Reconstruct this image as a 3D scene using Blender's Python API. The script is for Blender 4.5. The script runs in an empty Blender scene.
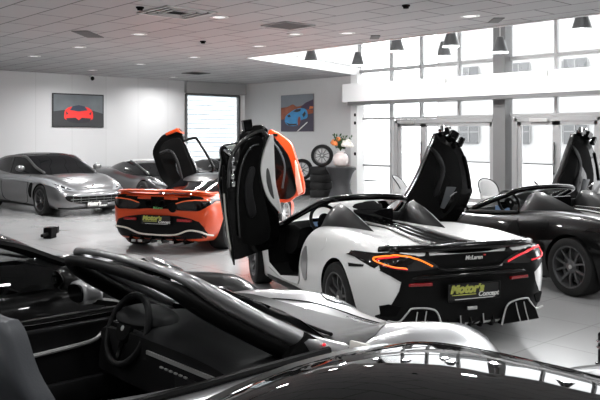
import bpy, bmesh, math, random
from mathutils import Vector, Matrix
from mathutils.bvhtree import BVHTree
random.seed(4)
C = bpy.context.scene.collection
PI = math.pi
R = math.radians

# ------------------------------------------------------------------ camera
YAW = 47.8
CAMZ = 1.9
cam = bpy.data.objects.new('camera', bpy.data.cameras.new('camera'))
C.objects.link(cam)
cam.location = (0, 0, CAMZ)
cam.rotation_euler = (R(90), 0, R(YAW))
cam.data.sensor_width = 36.0
cam.data.lens = 750 / 600 * 36.0
cam.data.shift_y = -(200 - 136) / 600
cam.data.clip_end = 300
bpy.context.scene.camera = cam

# ------------------------------------------------------------------ materials
MATS = {}
def mat(name, col, rough=0.5, metal=0.0, coat=0.0, coat_rough=0.04, emit=None, estr=0.0, noise=0.0, nscale=8.0, spec=0.5, bump=0.0):
    if name in MATS: return MATS[name]
    m = bpy.data.materials.new(name); m.use_nodes = True
    nt = m.node_tree; b = nt.nodes['Principled BSDF']
    b.inputs['Base Color'].default_value = (*col, 1)
    b.inputs['Roughness'].default_value = rough
    b.inputs['Metallic'].default_value = metal
    b.inputs['Coat Weight'].default_value = coat
    b.inputs['Coat Roughness'].default_value = coat_rough
    b.inputs['Specular IOR Level'].default_value = spec
    if emit:
        b.inputs['Emission Color'].default_value = (*emit, 1)
        b.inputs['Emission Strength'].default_value = estr
    if noise > 0 or bump > 0:
        tc = nt.nodes.new('ShaderNodeTexCoord'); n = nt.nodes.new('ShaderNodeTexNoise')
        n.inputs['Scale'].default_value = nscale; n.inputs['Detail'].default_value = 4
        nt.links.new(tc.outputs['Object'], n.inputs['Vector'])
        if noise > 0:
            mx = nt.nodes.new('ShaderNodeMix'); mx.data_type = 'RGBA'
            mx.inputs['A'].default_value = (*[c * (1 - noise) for c in col], 1)
            mx.inputs['B'].default_value = (*[min(1, c * (1 + noise)) for c in col], 1)
            nt.links.new(n.outputs['Fac'], mx.inputs['Factor'])
            nt.links.new(mx.outputs['Result'], b.inputs['Base Color'])
        if bump > 0:
            bp = nt.nodes.new('ShaderNodeBump'); bp.inputs['Strength'].default_value = bump; bp.inputs['Distance'].default_value = 0.01
            nt.links.new(n.outputs['Fac'], bp.inputs['Height']); nt.links.new(bp.outputs['Normal'], b.inputs['Normal'])
    MATS[name] = m
    return m

def tile_mat(name, col, line, w, h, mortar, rough, offset=0.0, var=0.04, coat=0.0, spec=0.5):
    m = bpy.data.materials.new(name); m.use_nodes = True
    nt = m.node_tree; b = nt.nodes['Principled BSDF']
    tc = nt.nodes.new('ShaderNodeTexCoord'); br = nt.nodes.new('ShaderNodeTexBrick')
    br.offset = offset
    br.inputs['Scale'].default_value = 1.0
    br.inputs['Brick Width'].default_value = w; br.inputs['Row Height'].default_value = h
    br.inputs['Mortar Size'].default_value = mortar; br.inputs['Mortar Smooth'].default_value = 0.1
    br.inputs['Color1'].default_value = (*[c * (1 + var) for c in col], 1)
    br.inputs['Color2'].default_value = (*[c * (1 - var) for c in col], 1)
    br.inputs['Mortar'].default_value = (*line, 1)
    nt.links.new(tc.outputs['Object'], br.inputs['Vector'])
    nt.links.new(br.outputs['Color'], b.inputs['Base Color'])
    n = nt.nodes.new('ShaderNodeTexNoise'); n.inputs['Scale'].default_value = 1.3
    nt.links.new(tc.outputs['Object'], n.inputs['Vector'])
    mr = nt.nodes.new('ShaderNodeMapRange'); mr.inputs['To Min'].default_value = rough * 0.8; mr.inputs['To Max'].default_value = rough * 1.2
    nt.links.new(n.outputs['Fac'], mr.inputs['Value']); nt.links.new(mr.outputs['Result'], b.inputs['Roughness'])
    b.inputs['Coat Weight'].default_value = coat; b.inputs['Coat Roughness'].default_value = 0.08
    b.inputs['Specular IOR Level'].default_value = spec
    return m

def glass_mat(name, tint, gloss=0.08, rough=0.0):
    m = bpy.data.materials.new(name); m.use_nodes = True
    nt = m.node_tree; nt.nodes.clear()
    o = nt.nodes.new('ShaderNodeOutputMaterial'); t = nt.nodes.new('ShaderNodeBsdfTransparent'); g = nt.nodes.new('ShaderNodeBsdfGlossy')
    t.inputs['Color'].default_value = (*tint, 1); g.inputs['Roughness'].default_value = rough
    fr = nt.nodes.new('ShaderNodeFresnel'); fr.inputs['IOR'].default_value = 1.45
    mx = nt.nodes.new('ShaderNodeMixShader')
    nt.links.new(fr.outputs['Fac'], mx.inputs['Fac']); nt.links.new(t.outputs[0], mx.inputs[1]); nt.links.new(g.outputs[0], mx.inputs[2])
    nt.links.new(mx.outputs[0], o.inputs['Surface'])
    return m

WHITE = mat('pearl_white_paint', (0.80, 0.80, 0.79), 0.35, 0.0, 1.0)
BLACKP = mat('gloss_black_paint', (0.002, 0.002, 0.002), 0.3, 0.0, 0.5, 0.02, spec=0.1)
ROOFP = mat('metallic_black_paint', (0.006, 0.006, 0.006), 0.4, 0.0, 0.55, 0.015, spec=0.0)
SILVER = mat('silver_paint', (0.36, 0.36, 0.365), 0.30, 0.75, 1.0)
GREYP = mat('gunmetal_paint', (0.15, 0.15, 0.153), 0.30, 0.75, 1.0)
DARKP = mat('anthracite_paint', (0.016, 0.0165, 0.018), 0.3, 0.3, 0.8)
ORANGE = mat('orange_paint', (0.62, 0.056, 0.002), 0.35, 0.0, 0.45)
TRIM = mat('black_plastic', (0.003, 0.003, 0.003), 0.42, spec=0.15, bump=0.05, nscale=60)
TRIMG = mat('gloss_black_trim', (0.002, 0.002, 0.002), 0.16, 0, 0.2, spec=0.25)
MATTE = mat('matte_black_interior', (0.003, 0.003, 0.003), 0.8, noise=0.2, nscale=30, spec=0.1)
LEATH = mat('dark_leather', (0.008, 0.008, 0.0085), 0.5, bump=0.1, nscale=120, spec=0.2)
GLEATH = mat('grey_leather', (0.055, 0.059, 0.066), 0.45, bump=0.1, nscale=120)
CARPET = mat('black_carpet', (0.004, 0.004, 0.004), 0.95, noise=0.3, nscale=200, spec=0.1)
RUBBER = mat('tyre_rubber', (0.010, 0.010, 0.010), 0.7, bump=0.1, nscale=40, spec=0.3)
RIMD = mat('dark_rim_metal', (0.11, 0.11, 0.112), 0.4, 0.6)
RIML = mat('light_rim_metal', (0.55, 0.55, 0.55), 0.3, 0.8)
DISC = mat('brake_disc_steel', (0.09, 0.09, 0.09), 0.4, 0.9)
CHROME = mat('chrome', (0.75, 0.75, 0.75), 0.12, 1.0)
SATIN = mat('satin_silver', (0.55, 0.55, 0.54), 0.35, 0.6)
CALO = mat('orange_caliper', (0.7, 0.14, 0.02), 0.4, 0, 0.5)
CALB = mat('black_caliper', (0.02, 0.02, 0.02), 0.4, 0, 0.5)
LAMPD = mat('dark_lamp_lens', (0.006, 0.004, 0.004), 0.1, 0, 0.5)
LEDO = mat('orange_led', (0.9, 0.22, 0.02), 0.3, emit=(1.0, 0.22, 0.03), estr=1.0)
LEDR = mat('red_led', (0.7, 0.02, 0.03), 0.3, emit=(1.0, 0.03, 0.05), estr=0.55)
REDL = mat('red_reflector', (0.25, 0.004, 0.006), 0.2, 0, 1)
LEDW = mat('white_led', (0.8, 0.8, 0.8), 0.25, emit=(1, 1, 1), estr=0.5)
HEADG = mat('headlamp_lens', (0.30, 0.31, 0.32), 0.15, 0.3, 0.6)
PLATE = mat('plate_black', (0.006, 0.006, 0.006), 0.4)
LETY = mat('yellow_green_lettering', (0.42, 0.44, 0.09), 0.5)
LETW = mat('white_lettering', (0.7, 0.7, 0.68), 0.5)
LETG = mat('green_lettering', (0.2, 0.6, 0.2), 0.5)
LETR = mat('red_mark', (0.7, 0.05, 0.04), 0.5)
GLASSD = mat('privacy_glass', (0.003, 0.003, 0.0035), 0.03, 0, 0.0, 0.01, spec=0.28)
GLASSW = glass_mat('windscreen_glass', (0.62, 0.64, 0.64))
GLASSP = glass_mat('pane_glass', (0.97, 0.98, 0.98))

# ------------------------------------------------------------------ mesh helpers
class MB:
    def __init__(s): s.v = []; s.f = []
    def add(s, vs, fs):
        o = len(s.v); s.v += [tuple(v) for v in vs]; s.f += [tuple(i + o for i in f) for f in fs]; return s
    def box(s, c, d, rz=0.0, M=None):
        x, y, z = d[0] / 2, d[1] / 2, d[2] / 2
        vs = [Vector((a, b, e)) for a in (-x, x) for b in (-y, y) for e in (-z, z)]
        m = M if M is not None else Matrix.Rotation(rz, 3, 'Z')
        vs = [m @ v + Vector(c) for v in vs]
        return s.add(vs, [(0, 1, 3, 2), (4, 6, 7, 5), (0, 4, 5, 1), (2, 3, 7, 6), (0, 2, 6, 4), (1, 5, 7, 3)])
    def bar(s, a, b, w, h, up=(0, 0, 1)):
        a = Vector(a); b = Vector(b); t = (b - a); L = t.length; t.normalize(); u = Vector(up)
        if abs(t.dot(u)) > 0.98: u = Vector((1, 0, 0))
        sd = t.cross(u).normalized(); u = sd.cross(t)
        return s.box((a + b) / 2, (L, w, h), M=Matrix((t, sd, u)).transposed())
    def tube(s, pts, r, n=8, closed=False, sz=1.0):
        P = [Vector(p) for p in pts]; N = len(P); rs = r if isinstance(r, (list, tuple)) else [r] * N
        rings = []; prev = None
        for i, p in enumerate(P):
            if closed: t = P[(i + 1) % N] - P[i - 1]
            else: t = P[min(i + 1, N - 1)] - P[max(i - 1, 0)]
            if t.length < 1e-9: t = Vector((1, 0, 0))
            t.normalize()
            if prev is None:
                u = Vector((0, 0, 1)) if abs(t.z) < 0.9 else Vector((1, 0, 0))
                a = t.cross(u).normalized()
            else:
                a = prev - t * prev.dot(t)
                if a.length < 1e-6: a = t.orthogonal()
                a.normalize()
            prev = a; b = t.cross(a)
            rings.append([p + (a * math.cos(2 * PI * k / n) + b * math.sin(2 * PI * k / n) * sz) * rs[i] for k in range(n)])
        vs = [v for rg in rings for v in rg]; fs = []
        for i in range(N if closed else N - 1):
            j = (i + 1) % N
            for k in range(n):
                k2 = (k + 1) % n; fs.append((i * n + k, i * n + k2, j * n + k2, j * n + k))
        if not closed: fs += [tuple(range(n - 1, -1, -1)), tuple(range((N - 1) * n, N * n))]
        return s.add(vs, fs)
    def lathe(s, prof, n=32, c=(0, 0, 0), axis='z', closed=False):
        vs = []
        for r, h in prof:
            for k in range(n):
                a = 2 * PI * k / n; p = (r * math.cos(a), r * math.sin(a), h)
                if axis == 'y': p = (p[0], p[2], p[1])
                elif axis == 'x': p = (p[2], p[0], p[1])
                vs.append((p[0] + c[0], p[1] + c[1], p[2] + c[2]))
        m = len(prof); fs = []
        for i in range(m if closed else m - 1):
            j = (i + 1) % m
            for k in range(n):
                k2 = (k + 1) % n; fs.append((i * n + k, i * n + k2, j * n + k2, j * n + k))
        if not closed:
            if prof[0][0] > 1e-6: fs.append(tuple(range(n)))
            if prof[-1][0] > 1e-6: fs.append(tuple((m - 1) * n + k for k in range(n)))
        return s.add(vs, fs)
    def prism(s, poly, a, b, axis='z', fn=None):
        def P(u, v, w):
            p = {'z': (u, v, w), 'y': (u, w, v), 'x': (w, u, v)}[axis]
            return fn(*p) if fn else p
        n = len(poly); vs = [P(u, v, a) for u, v in poly] + [P(u, v, b) for u, v in poly]
        fs = [tuple(range(n - 1, -1, -1)), tuple(range(n, 2 * n))] + [(i, (i + 1) % n, n + (i + 1) % n, n + i) for i in range(n)]
        return s.add(vs, fs)
    def ellipsoid(s, c, r, n=16, m=10, fn=None):
        vs = []
        for i in range(m + 1):
            t = PI * i / m
            for k in range(n):
                a = 2 * PI * k / n
                p = (c[0] + r[0] * math.sin(t) * math.cos(a), c[1] + r[1] * math.sin(t) * math.sin(a), c[2] + r[2] * math.cos(t))
                vs.append(fn(*p) if fn else p)
        fs = [(i * n + k, i * n + (k + 1) % n, (i + 1) * n + (k + 1) % n, (i + 1) * n + k) for i in range(m) for k in range(n)]
        return s.add(vs, fs)
    def mesh(s, name, m=None, smooth=35, bevel=0.0, segs=2):
        bm = bmesh.new()
        vs = [bm.verts.new(v) for v in s.v]
        for f in s.f:
            try: bm.faces.new([vs[i] for i in f])
            except ValueError: pass
        bmesh.ops.remove_doubles(bm, verts=bm.verts, dist=1e-5)
        bmesh.ops.recalc_face_normals(bm, faces=bm.faces)
        if bevel > 0:
            es = [e for e in bm.edges if len(e.link_faces) == 2 and e.calc_face_angle(0) > 0.5]
            bmesh.ops.bevel(bm, geom=es, offset=bevel, segments=segs, affect='EDGES', profile=0.5, clamp_overlap=True)
        me = bpy.data.meshes.new(name); bm.to_mesh(me); bm.free()
        if m: me.materials.append(m)
        finish(me, smooth)
        return me

def finish(me, smooth=35):
    if smooth:
        me.polygons.foreach_set('use_smooth', [True] * len(me.polygons))
        me.set_sharp_from_angle(angle=R(smooth))

def link(name, me, parent=None, loc=(0, 0, 0), rot=(0, 0, 0)):
    o = bpy.data.objects.new(name, me); C.objects.link(o)
    o.location = loc; o.rotation_euler = rot
    if parent: o.parent = parent
    return o

def obj(name, mb, m, parent=None, loc=(0, 0, 0), rot=(0, 0, 0), smooth=35, bevel=0.0, segs=2, label=None):
    o = link(name, mb.mesh(name, m, smooth, bevel, segs), parent, loc, rot)
    if label: o['label'] = label
    return o

def tag(o, label, cat, group=None):
    o['label'] = label; o['category'] = cat
    if group: o['group'] = group
    return o

def thing(name, label, cat, loc=(0, 0, 0), rz=0.0, group=None):
    o = link(name, None, None, loc, (0, 0, rz))
    return tag(o, label, cat, group)

def struct(name, mb, m, smooth=0, bevel=0.0, parent=None):
    o = obj(name, mb, m, parent, smooth=smooth, bevel=bevel)
    if not parent: o['kind'] = 'structure'
    return o

def dup(root, loc, rz, label, group=None, name=None):
    r = root.copy(); C.objects.link(r); r.location = loc; r.rotation_euler = (0, 0, rz); r['label'] = label
    if group: r['group'] = group
    for ch in list(root.children):
        c = ch.copy(); C.objects.link(c); c.parent = r
        for g in list(ch.children):
            d = g.copy(); C.objects.link(d); d.parent = c
    return r

def crom(pts, n=6, closed=False):
    P = [Vector(p) if len(p) == 3 else Vector((p[0], p[1], 0)) for p in pts]; N = len(P); out = []
    rng = range(N) if closed else range(N - 1)
    for i in rng:
        g = (lambda k: P[k % N]) if closed else (lambda k: P[max(0, min(N - 1, k))])
        p0, p1, p2, p3 = g(i - 1), g(i), g(i + 1), g(i + 2)
        for k in range(n):
            t = k / n
            out.append(0.5 * ((2 * p1) + (p2 - p0) * t + (2 * p0 - 5 * p1 + 4 * p2 - p3) * t * t + (3 * p1 - p0 - 3 * p2 + p3) * t ** 3))
    if not closed: out.append(P[-1])
    return [tuple(p) if len(pts[0]) == 3 else (p.x, p.y) for p in out]

def pchip(xs, ys, x):
    n = len(xs)
    h = [xs[i + 1] - xs[i] for i in range(n - 1)]; d = [(ys[i + 1] - ys[i]) / h[i] for i in range(n - 1)]
    def sl(i):
        if i == 0: return d[0]
        if i == n - 1: return d[-1]
        if d[i - 1] * d[i] <= 0: return 0.0
        w1 = 2 * h[i] + h[i - 1]; w2 = h[i] + 2 * h[i - 1]
        return (w1 + w2) / (w1 / d[i - 1] + w2 / d[i])
    i = 0
    while i < n - 2 and x > xs[i + 1]: i += 1
    t = (x - xs[i]) / h[i]
    return ((2 * t**3 - 3 * t**2 + 1) * ys[i] + (t**3 - 2 * t**2 + t) * h[i] * sl(i) + (-2 * t**3 + 3 * t**2) * ys[i + 1] + (t**3 - t**2) * h[i] * sl(i + 1))

def xsamples(xs, per=5):
    out = []
    for a, b in zip(xs[:-1], xs[1:]):
        k = max(2, min(per, int((b - a) / 0.05)))
        out += [a + (b - a) * i / k for i in range(k)]
    return out + [xs[-1]]

def loft(stations, section, per=6, sub=4):
    st = sorted(stations); xs = [s[0] for s in st]; np_ = len(st[0]); mb = MB(); rings = []
    for x in xsamples(xs, per):
        p = [pchip(xs, [s[k] for s in st], x) for k in range(1, np_)]
        half = crom(section(p), sub)
        ring = [(x, y, z) for y, z in half] + [(x, -y, z) for y, z in half[-2:0:-1]]
        rings.append(ring)
    n = len(rings[0])
    vs = [v for r in rings for v in r]
    fs = [(i * n + k, i * n + (k + 1) % n, (i + 1) * n + (k + 1) % n, (i + 1) * n + k) for i in range(len(rings) - 1) for k in range(n)]
    for ri, off in ((0, 0), (len(rings) - 1, (len(rings) - 1) * n)):
        c = sum((Vector(v) for v in rings[ri]), Vector()) / n
        vs.append(tuple(c)); ci = len(vs) - 1
        fs += [(off + k, off + (k + 1) % n, ci) for k in range(n)]
    return mb.add(vs, fs)

def sec_body(p):
    zb, wb, w, zm, ys, zs, zc = p
    return [(0, zb), (wb * 0.75, zb), (wb, zb + 0.02), (wb + (w - wb) * 0.75, zb + (zm - zb) * 0.4), (w, zm),
            (ys + (w - ys) * 0.72, zm + (zs - zm) * 0.66), (ys, zs), (ys * 0.66, zs + (zc - zs) * 0.62), (ys * 0.33, zc - (zc - zs) * 0.08), (0, zc)]

def sec_house(p):
    zb, yb, zt, yt = p
    return [(0, zb - 0.04), (yb * 0.9, zb - 0.04), (yb, zb), (yb + (yt - yb) * 0.5, zb + (zt - zb) * 0.48 + 0.01), (yt + 0.02, zt - (zt - zb) * 0.16),
            (yt * 0.82, zt - (zt - zb) * 0.055), (yt * 0.45, zt - (zt - zb) * 0.012), (0, zt)]

def boolean(base_me, cutters, name):
    a = bpy.data.objects.new('tmp', base_me); C.objects.link(a); tmp = [a]
    for mb, m in cutters:
        c = bpy.data.objects.new('tmpc', mb.mesh('cut', m, 0)); C.objects.link(c); tmp.append(c)
        md = a.modifiers.new('b', 'BOOLEAN'); md.operation = 'DIFFERENCE'; md.object = c; md.solver = 'EXACT'; md.material_mode = 'TRANSFER'
    dg = bpy.context.evaluated_depsgraph_get()
    me = bpy.data.meshes.new_from_object(a.evaluated_get(dg)); me.name = name
    for o in tmp: bpy.data.objects.remove(o)
    finish(me, 32)
    return me

def bvh_of(me):
    return BVHTree.FromPolygons([v.co[:] for v in me.vertices], [p.vertices[:] for p in me.polygons])

VIEWS = {'rear': (lambda u, v: Vector((-12, u, v)), Vector((1, 0, 0))), 'front': (lambda u, v: Vector((12, u, v)), Vector((-1, 0, 0))),
         'left': (lambda u, v: Vector((u, 8, v)), Vector((0, -1, 0))), 'right': (lambda u, v: Vector((u, -8, v)), Vector((0, 1, 0))),
         'top': (lambda u, v: Vector((u, v, 8)), Vector((0, 0, -1)))}
def cast(bvh, view, u, v, lim=None):
    f, d = VIEWS[view]; o = f(u, v)
    h, n, i, L = bvh.ray_cast(o, d)
    if h is None:
        mid = {'rear': Vector((-0.3, u, v)), 'front': Vector((3.3, u, v)), 'left': Vector((u, 0.6, v)), 'right': Vector((u, -0.6, v)), 'top': Vector((u, v, 0.8))}[view]
        h, n, i, L = bvh.find_nearest(mid)
    if n.dot(d) > 0: n = -n
    return h, n

def panel(name, bvh, poly, view, m, parent, off=0.006, thick=0.02, grid=0.05, smooth=40, label=None):
    bm = bmesh.new()
    f = bm.faces.new([bm.verts.new((u, v, 0)) for u, v in poly])
    us = [p[0] for p in poly]; vs = [p[1] for p in poly]
    bmesh.ops.triangulate(bm, faces=bm.faces)
    for ax, lo, hi in ((0, min(us), max(us)), (1, min(vs), max(vs))):
        k = math.floor(lo / grid) + 1
        while k * grid < hi:
            co = [0, 0, 0]; no = [0, 0, 0]; co[ax] = k * grid; no[ax] = 1
            bmesh.ops.bisect_plane(bm, geom=bm.verts[:] + bm.edges[:] + bm.faces[:], plane_co=co, plane_no=no); k += 1
    top = []; bot = []
    bm.verts.ensure_lookup_table(); bm.verts.index_update()
    d = VIEWS[view][1]
    for v in bm.verts:
        h, n = cast(bvh, view, v.co.x, v.co.y)
        n = (n - d * 0.6).normalized()
        top.append(h + n * off); bot.append(h + n * (off - thick))
    N = len(top); mb = MB(); fs = []
    for fc in bm.faces:
        ix = [v.index for v in fc.verts]; fs.append(ix); fs.append([i + N for i in reversed(ix)])
    for e in bm.edges:
        if len(e.link_faces) == 1:
            a, b = e.verts[0].index, e.verts[1].index; fs.append((a, b, b + N, a + N))
    bm.free()
    mb.add(top + bot, fs)
    return obj(name, mb, m, parent, smooth=smooth, label=label)

def strip(name, bvh, pts, view, r, m, parent, off=0.012, n=6, closed=False, sm=5, label=None, sz=1.0):
    q = crom(pts, sm, closed) if sm > 1 else pts
    P = []
    for u, v in q:
        h, nn = cast(bvh, view, u, v); P.append(h + nn * off)
    return obj(name, MB().tube(P, r, n, closed, sz), m, parent, smooth=50, label=label)

def text(name, s, size, m, parent, org, X, Y, ext=0.002, shear=0.0, bold=0.0, align='CENTER'):
    cu = bpy.data.curves.new(name, 'FONT'); cu.body = s; cu.size = size; cu.extrude = ext; cu.shear = shear; cu.offset = bold
    cu.align_x = align; cu.align_y = 'CENTER'
    o = bpy.data.objects.new(name, cu); C.objects.link(o)
    dg = bpy.context.evaluated_depsgraph_get()
    me = bpy.data.meshes.new_from_object(o.evaluated_get(dg)); bpy.data.objects.remove(o)
    X = Vector(X).normalized(); Y = Vector(Y).normalized(); Z = X.cross(Y)
    M = Matrix((X, Y, Z)).transposed().to_4x4(); M.translation = Vector(org)
    me.transform(M); me.materials.clear(); me.materials.append(m)
    return link(name, me, parent)

def mirror(poly): return poly + [(-u, v) for u, v in reversed(poly)]
def flip(poly): return [(-u, v) for u, v in poly]

# ------------------------------------------------------------------ room
GY = 17.1      # glass wall
SX = -21.9     # silver panel wall
CZ = 3.8       # lower ceiling
AT = 7.6       # atrium roof
RX = 5.0; BY = -6.0
def gx(px, y=GY):
    k = (px - 300) / 750; c, s = math.cos(R(YAW)), math.sin(R(YAW))
    return (k * c * y - s * y) / (c + k * s)

floor_m = tile_mat('floor_tiles', (0.335, 0.335, 0.335), (0.19, 0.19, 0.19), 0.9, 0.9, 0.004, 0.22, 0.0, 0.02, 0.25)
ceil_m = tile_mat('ceiling_tiles', (0.42, 0.42, 0.425), (0.15, 0.15, 0.15), 1.2, 0.6, 0.014, 0.9, 0.5, 0.05, spec=0.1)
wallp_m = tile_mat('wall_panels', (0.52, 0.52, 0.525), (0.43, 0.43, 0.43), 1.15, 9.0, 0.008, 0.35, 0.0, 0.02)
wall_m = mat('white_wall', (0.62, 0.62, 0.62), 0.7, noise=0.02, nscale=3)
dim_m = mat('back_wall', (0.22, 0.22, 0.22), 0.8, noise=0.05, nscale=2)
white_m = mat('white_plaster', (0.85, 0.85, 0.85), 0.6, noise=0.01, nscale=3)
frame_m = mat('window_frame_grey', (0.30, 0.30, 0.30), 0.45, noise=0.05, nscale=5)
framed_m = mat('window_frame_dark', (0.10, 0.10, 0.10), 0.45, noise=0.05, nscale=5)
col_m = mat('dark_column', (0.13, 0.13, 0.13), 0.5, noise=0.08, nscale=4)

struct('floor', MB().box(((SX + RX) / 2, (BY + GY) / 2, -0.05), (RX - SX + 0.4, GY - BY + 0.4, 0.1)), floor_m)
struct('ceiling', MB().prism([(SX, BY), (RX, BY), (RX, 11.2), (-14.3, 11.2), (-16.1, GY), (SX, GY)], CZ, CZ + 0.25), ceil_m)
struct('trim_1', MB().bar((-14.3, 11.22, CZ + 0.1), (RX, 11.22, CZ + 0.1), 0.04, 0.24).bar((-14.28, 11.2, CZ + 0.1), (-16.08, GY, CZ + 0.1), 0.04, 0.24), white_m)
# silver panel wall runs along y, with an opening for the window
wy0, wy1, wz0, wz1 = 14.55, 16.85, 0.35, 3.36
w = MB()
def wbox(mb, y0, y1, z0, z1): mb.box((SX - 0.1, (y0 + y1) / 2, (z0 + z1) / 2), (0.2, y1 - y0, z1 - z0))
# panels: local frame so the seam texture follows the wall
def wall_along_y(name, x, parts, m, thick=0.2):
    mb = MB()
    for y0, y1, z0, z1 in parts: mb.box(((y0 + y1) / 2, (z0 + z1) / 2, 0), (y1 - y0, z1 - z0, thick))
    o = struct(name, mb, m); o.location = (x, 0, 0)
    o.rotation_euler = (R(90), 0, R(90)); return o
wall_along_y('wall_left', SX - 0.1, [(BY, 14.45, 0, CZ)], wallp_m)
wall_along_y('wall_window_side', SX - 0.16, [(14.45, wy0, 0, CZ), (wy1, GY + 0.2, 0, CZ), (wy0, wy1, 0, wz0), (wy0, wy1, wz1, CZ)], wall_m)
struct('trim_2', MB().box((SX + 0.02, (14.5 + GY) / 2, (wz1 + CZ) / 2 + 0.02), (0.16, GY - 14.5, CZ - wz1 - 0.04)), frame_m)
struct('wall_picture', MB().box(((SX - 16.35) / 2, GY + 0.1, CZ / 2 + 0.1), (-16.35 - SX, 0.2, CZ + 0.2)), wall_m)
struct('wall_atrium', MB().prism([(-14.3, 11.25), (-16.1, GY), (-16.3, GY), (-14.5, 11.25)], CZ + 0.25, AT), white_m)
struct('wall_gallery', MB().box(((-14.3 + RX) / 2, 11.3, (CZ + AT) / 2 + 0.13), (RX + 14.3, 0.12, AT - CZ - 0.26)), white_m)
struct('ceiling_atrium', MB().prism([(-14.3, 11.2), (RX, 11.2), (RX, GY + 0.2), (-16.4, GY + 0.2)], AT, AT + 0.2), white_m)
struct('wall_right', MB().box((RX + 0.1, (BY + GY) / 2, AT / 2), (0.2, GY - BY, AT)), dim_m)
struct('wall_back', MB().box(((SX + RX) / 2, BY - 0.1, CZ / 2), (RX - SX, 0.2, CZ)), dim_m)

# window in the left wall
wn = MB()
for y in (wy0, wy1): wn.box((SX - 0.05, y, (wz0 + wz1) / 2), (0.14, 0.07, wz1 - wz0))
for z in (wz0, wz1): wn.box((SX - 0.05, (wy0 + wy1) / 2, z), (0.14, wy1 - wy0, 0.07))
win = struct('window_1', wn, framed_m)
obj('pane', MB().box((SX - 0.08, (wy0 + wy1) / 2, (wz0 + wz1) / 2), (0.012, wy1 - wy0, wz1 - wz0)), GLASSP, win, smooth=0)
nb = thing('building', 'pale neighbouring wall of horizontal boards outside the left window', 'building', (SX - 5.0, 17.5, 0))
obj('wall', MB().box((-0.1, 0, 3), (0.2, 16, 6)), mat('board_gap', (0.25, 0.28, 0.30), 0.8), nb, smooth=0)
bl = MB()
for i in range(30): bl.box((0.02, 0, 0.12 + i * 0.2), (0.04, 16, 0.15))
obj('cladding', bl, mat('pale_boards', (0.50, 0.54, 0.56), 0.7, noise=0.05, nscale=2), nb, smooth=0)

# glazed wall
xs = [gx(365), gx(392), gx(422), gx(460), gx(505), gx(557)]
step = xs[-1] - gx(505)
XE = RX
mull = [(-16.12, 0.12)] + [(x, 0.07) for x in xs[1:4]] + [(xs[5], 0.08)]
x = xs[5] + step
while x < XE - 0.5: mull.append((x, 0.08)); x += step
gm = MB()
for x, wd in mull:
    low = 2.4 if not (-16.3 < x < -16.0 or abs(x - xs[1]) < 0.01) else 0.0
    gm.box((x, GY, (AT + low) / 2), (wd, 0.14, AT - low))
for z, hh in ((2.43, 0.07), (3.9, 0.10), (AT - 0.05, 0.1), (5.6, 0.08)):
    gm.box(((-16.1 + XE) / 2, GY, z), (XE + 16.1, 0.13, hh))
gm.box(((-16.1 + xs[1]) / 2, GY, 1.0), (xs[1] + 16.1, 0.10, 0.06)); gm.box(((-16.1 + xs[1]) / 2, GY, 0.05), (xs[1] + 16.1, 0.12, 0.1))
wf = struct('window_2', gm, frame_m)
def panes(parent, x0, x1, z0, z1): obj('pane', MB().box(((x0 + x1) / 2, GY + 0.0, (z0 + z1) / 2), (x1 - x0, 0.012, z1 - z0)), GLASSP, parent, smooth=0)
cut = sorted([-16.1] + [m_[0] for m_ in mull[1:]] + [gx(505)] + [XE])
for a, b in zip(cut[:-1], cut[1:]):
    for z0, z1 in ((2.43, 3.9), (3.9, 5.6), (5.6, AT)): panes(wf, a, b, z0, z1)
panes(wf, -16.1, xs[1], 1.0, 2.43); panes(wf, -16.1, xs[1], 0.1, 1.0)
# columns
px0, px1 = gx(499.5), gx(511.5)
struct('trim_3', MB().box(((px0 + px1) / 2, GY - 0.12, AT / 2), (px1 - px0, 0.36, AT)), col_m)
struct('trim_4', MB().box((gx(354, GY - 0.3), GY - 0.14, CZ / 2), (0.27, 0.34, CZ)), white_m)
obj_c = MB()
for i, z in enumerate((0.9, 1.35, 2.3, 2.55)): obj_c.box((gx(355, GY - 0.32), GY - 0.32, z), (0.07, 0.02, 0.09))
tag(obj('wall_switch', obj_c, TRIM), 'dark switch plates down the white column left of the glazing', 'switch')
# door sets
def door_set(name, xa, xb, xm, handle_x):
    d = MB()
    for x in (xa, xb): d.box((x, GY, 1.18), (0.14, 0.16, 2.36))
    d.box(((xa + xb) / 2, GY, 2.33), (abs(xb - xa), 0.16, 0.12)); d.box(((xa + xb) / 2, GY, 0.02), (abs(xb - xa), 0.16, 0.04))
    r = struct(name, d, frame_m)
    for a, b in ((xa + 0.07, xm), (xm, xb - 0.07)):
        lf = MB()
        for x in (a + 0.05, b - 0.05): lf.box((x, GY, 1.16), (0.10, 0.08, 2.24))
        for z in (0.16, 2.23): lf.box(((a + b) / 2, GY, z), (b - a, 0.08, 0.12))
        l = obj('door_leaf', lf, frame_m, r, smooth=0)
        obj('pane', MB().box(((a + b) / 2, GY, 1.2), (b - a - 0.18, 0.012, 2.0)), GLASSP, l, smooth=0)
    obj('door_handle', MB().tube([(handle_x, GY - 0.1, 0.95), (handle_x, GY - 0.1, 1.75)], 0.025, 8).bar((handle_x, GY, 1.05), (handle_x, GY - 0.1, 1.05), 0.02, 0.02).bar((handle_x, GY, 1.65), (handle_x, GY - 0.1, 1.65), 0.02, 0.02), CHROME, r)
    obj('door_closer', MB().box((xm - 0.55 if name == 'door_1' else xa + 0.7, GY - 0.1, 2.30), (0.5, 0.07, 0.09)), SATIN, r, smooth=0, bevel=0.008)
    return r
door_set('door_1', gx(397), gx(496), gx(424), gx(423))
door_set('door_2', gx(516), gx(516) + 2 * (gx(557) - gx(516)), gx(557), gx(556))
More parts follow.
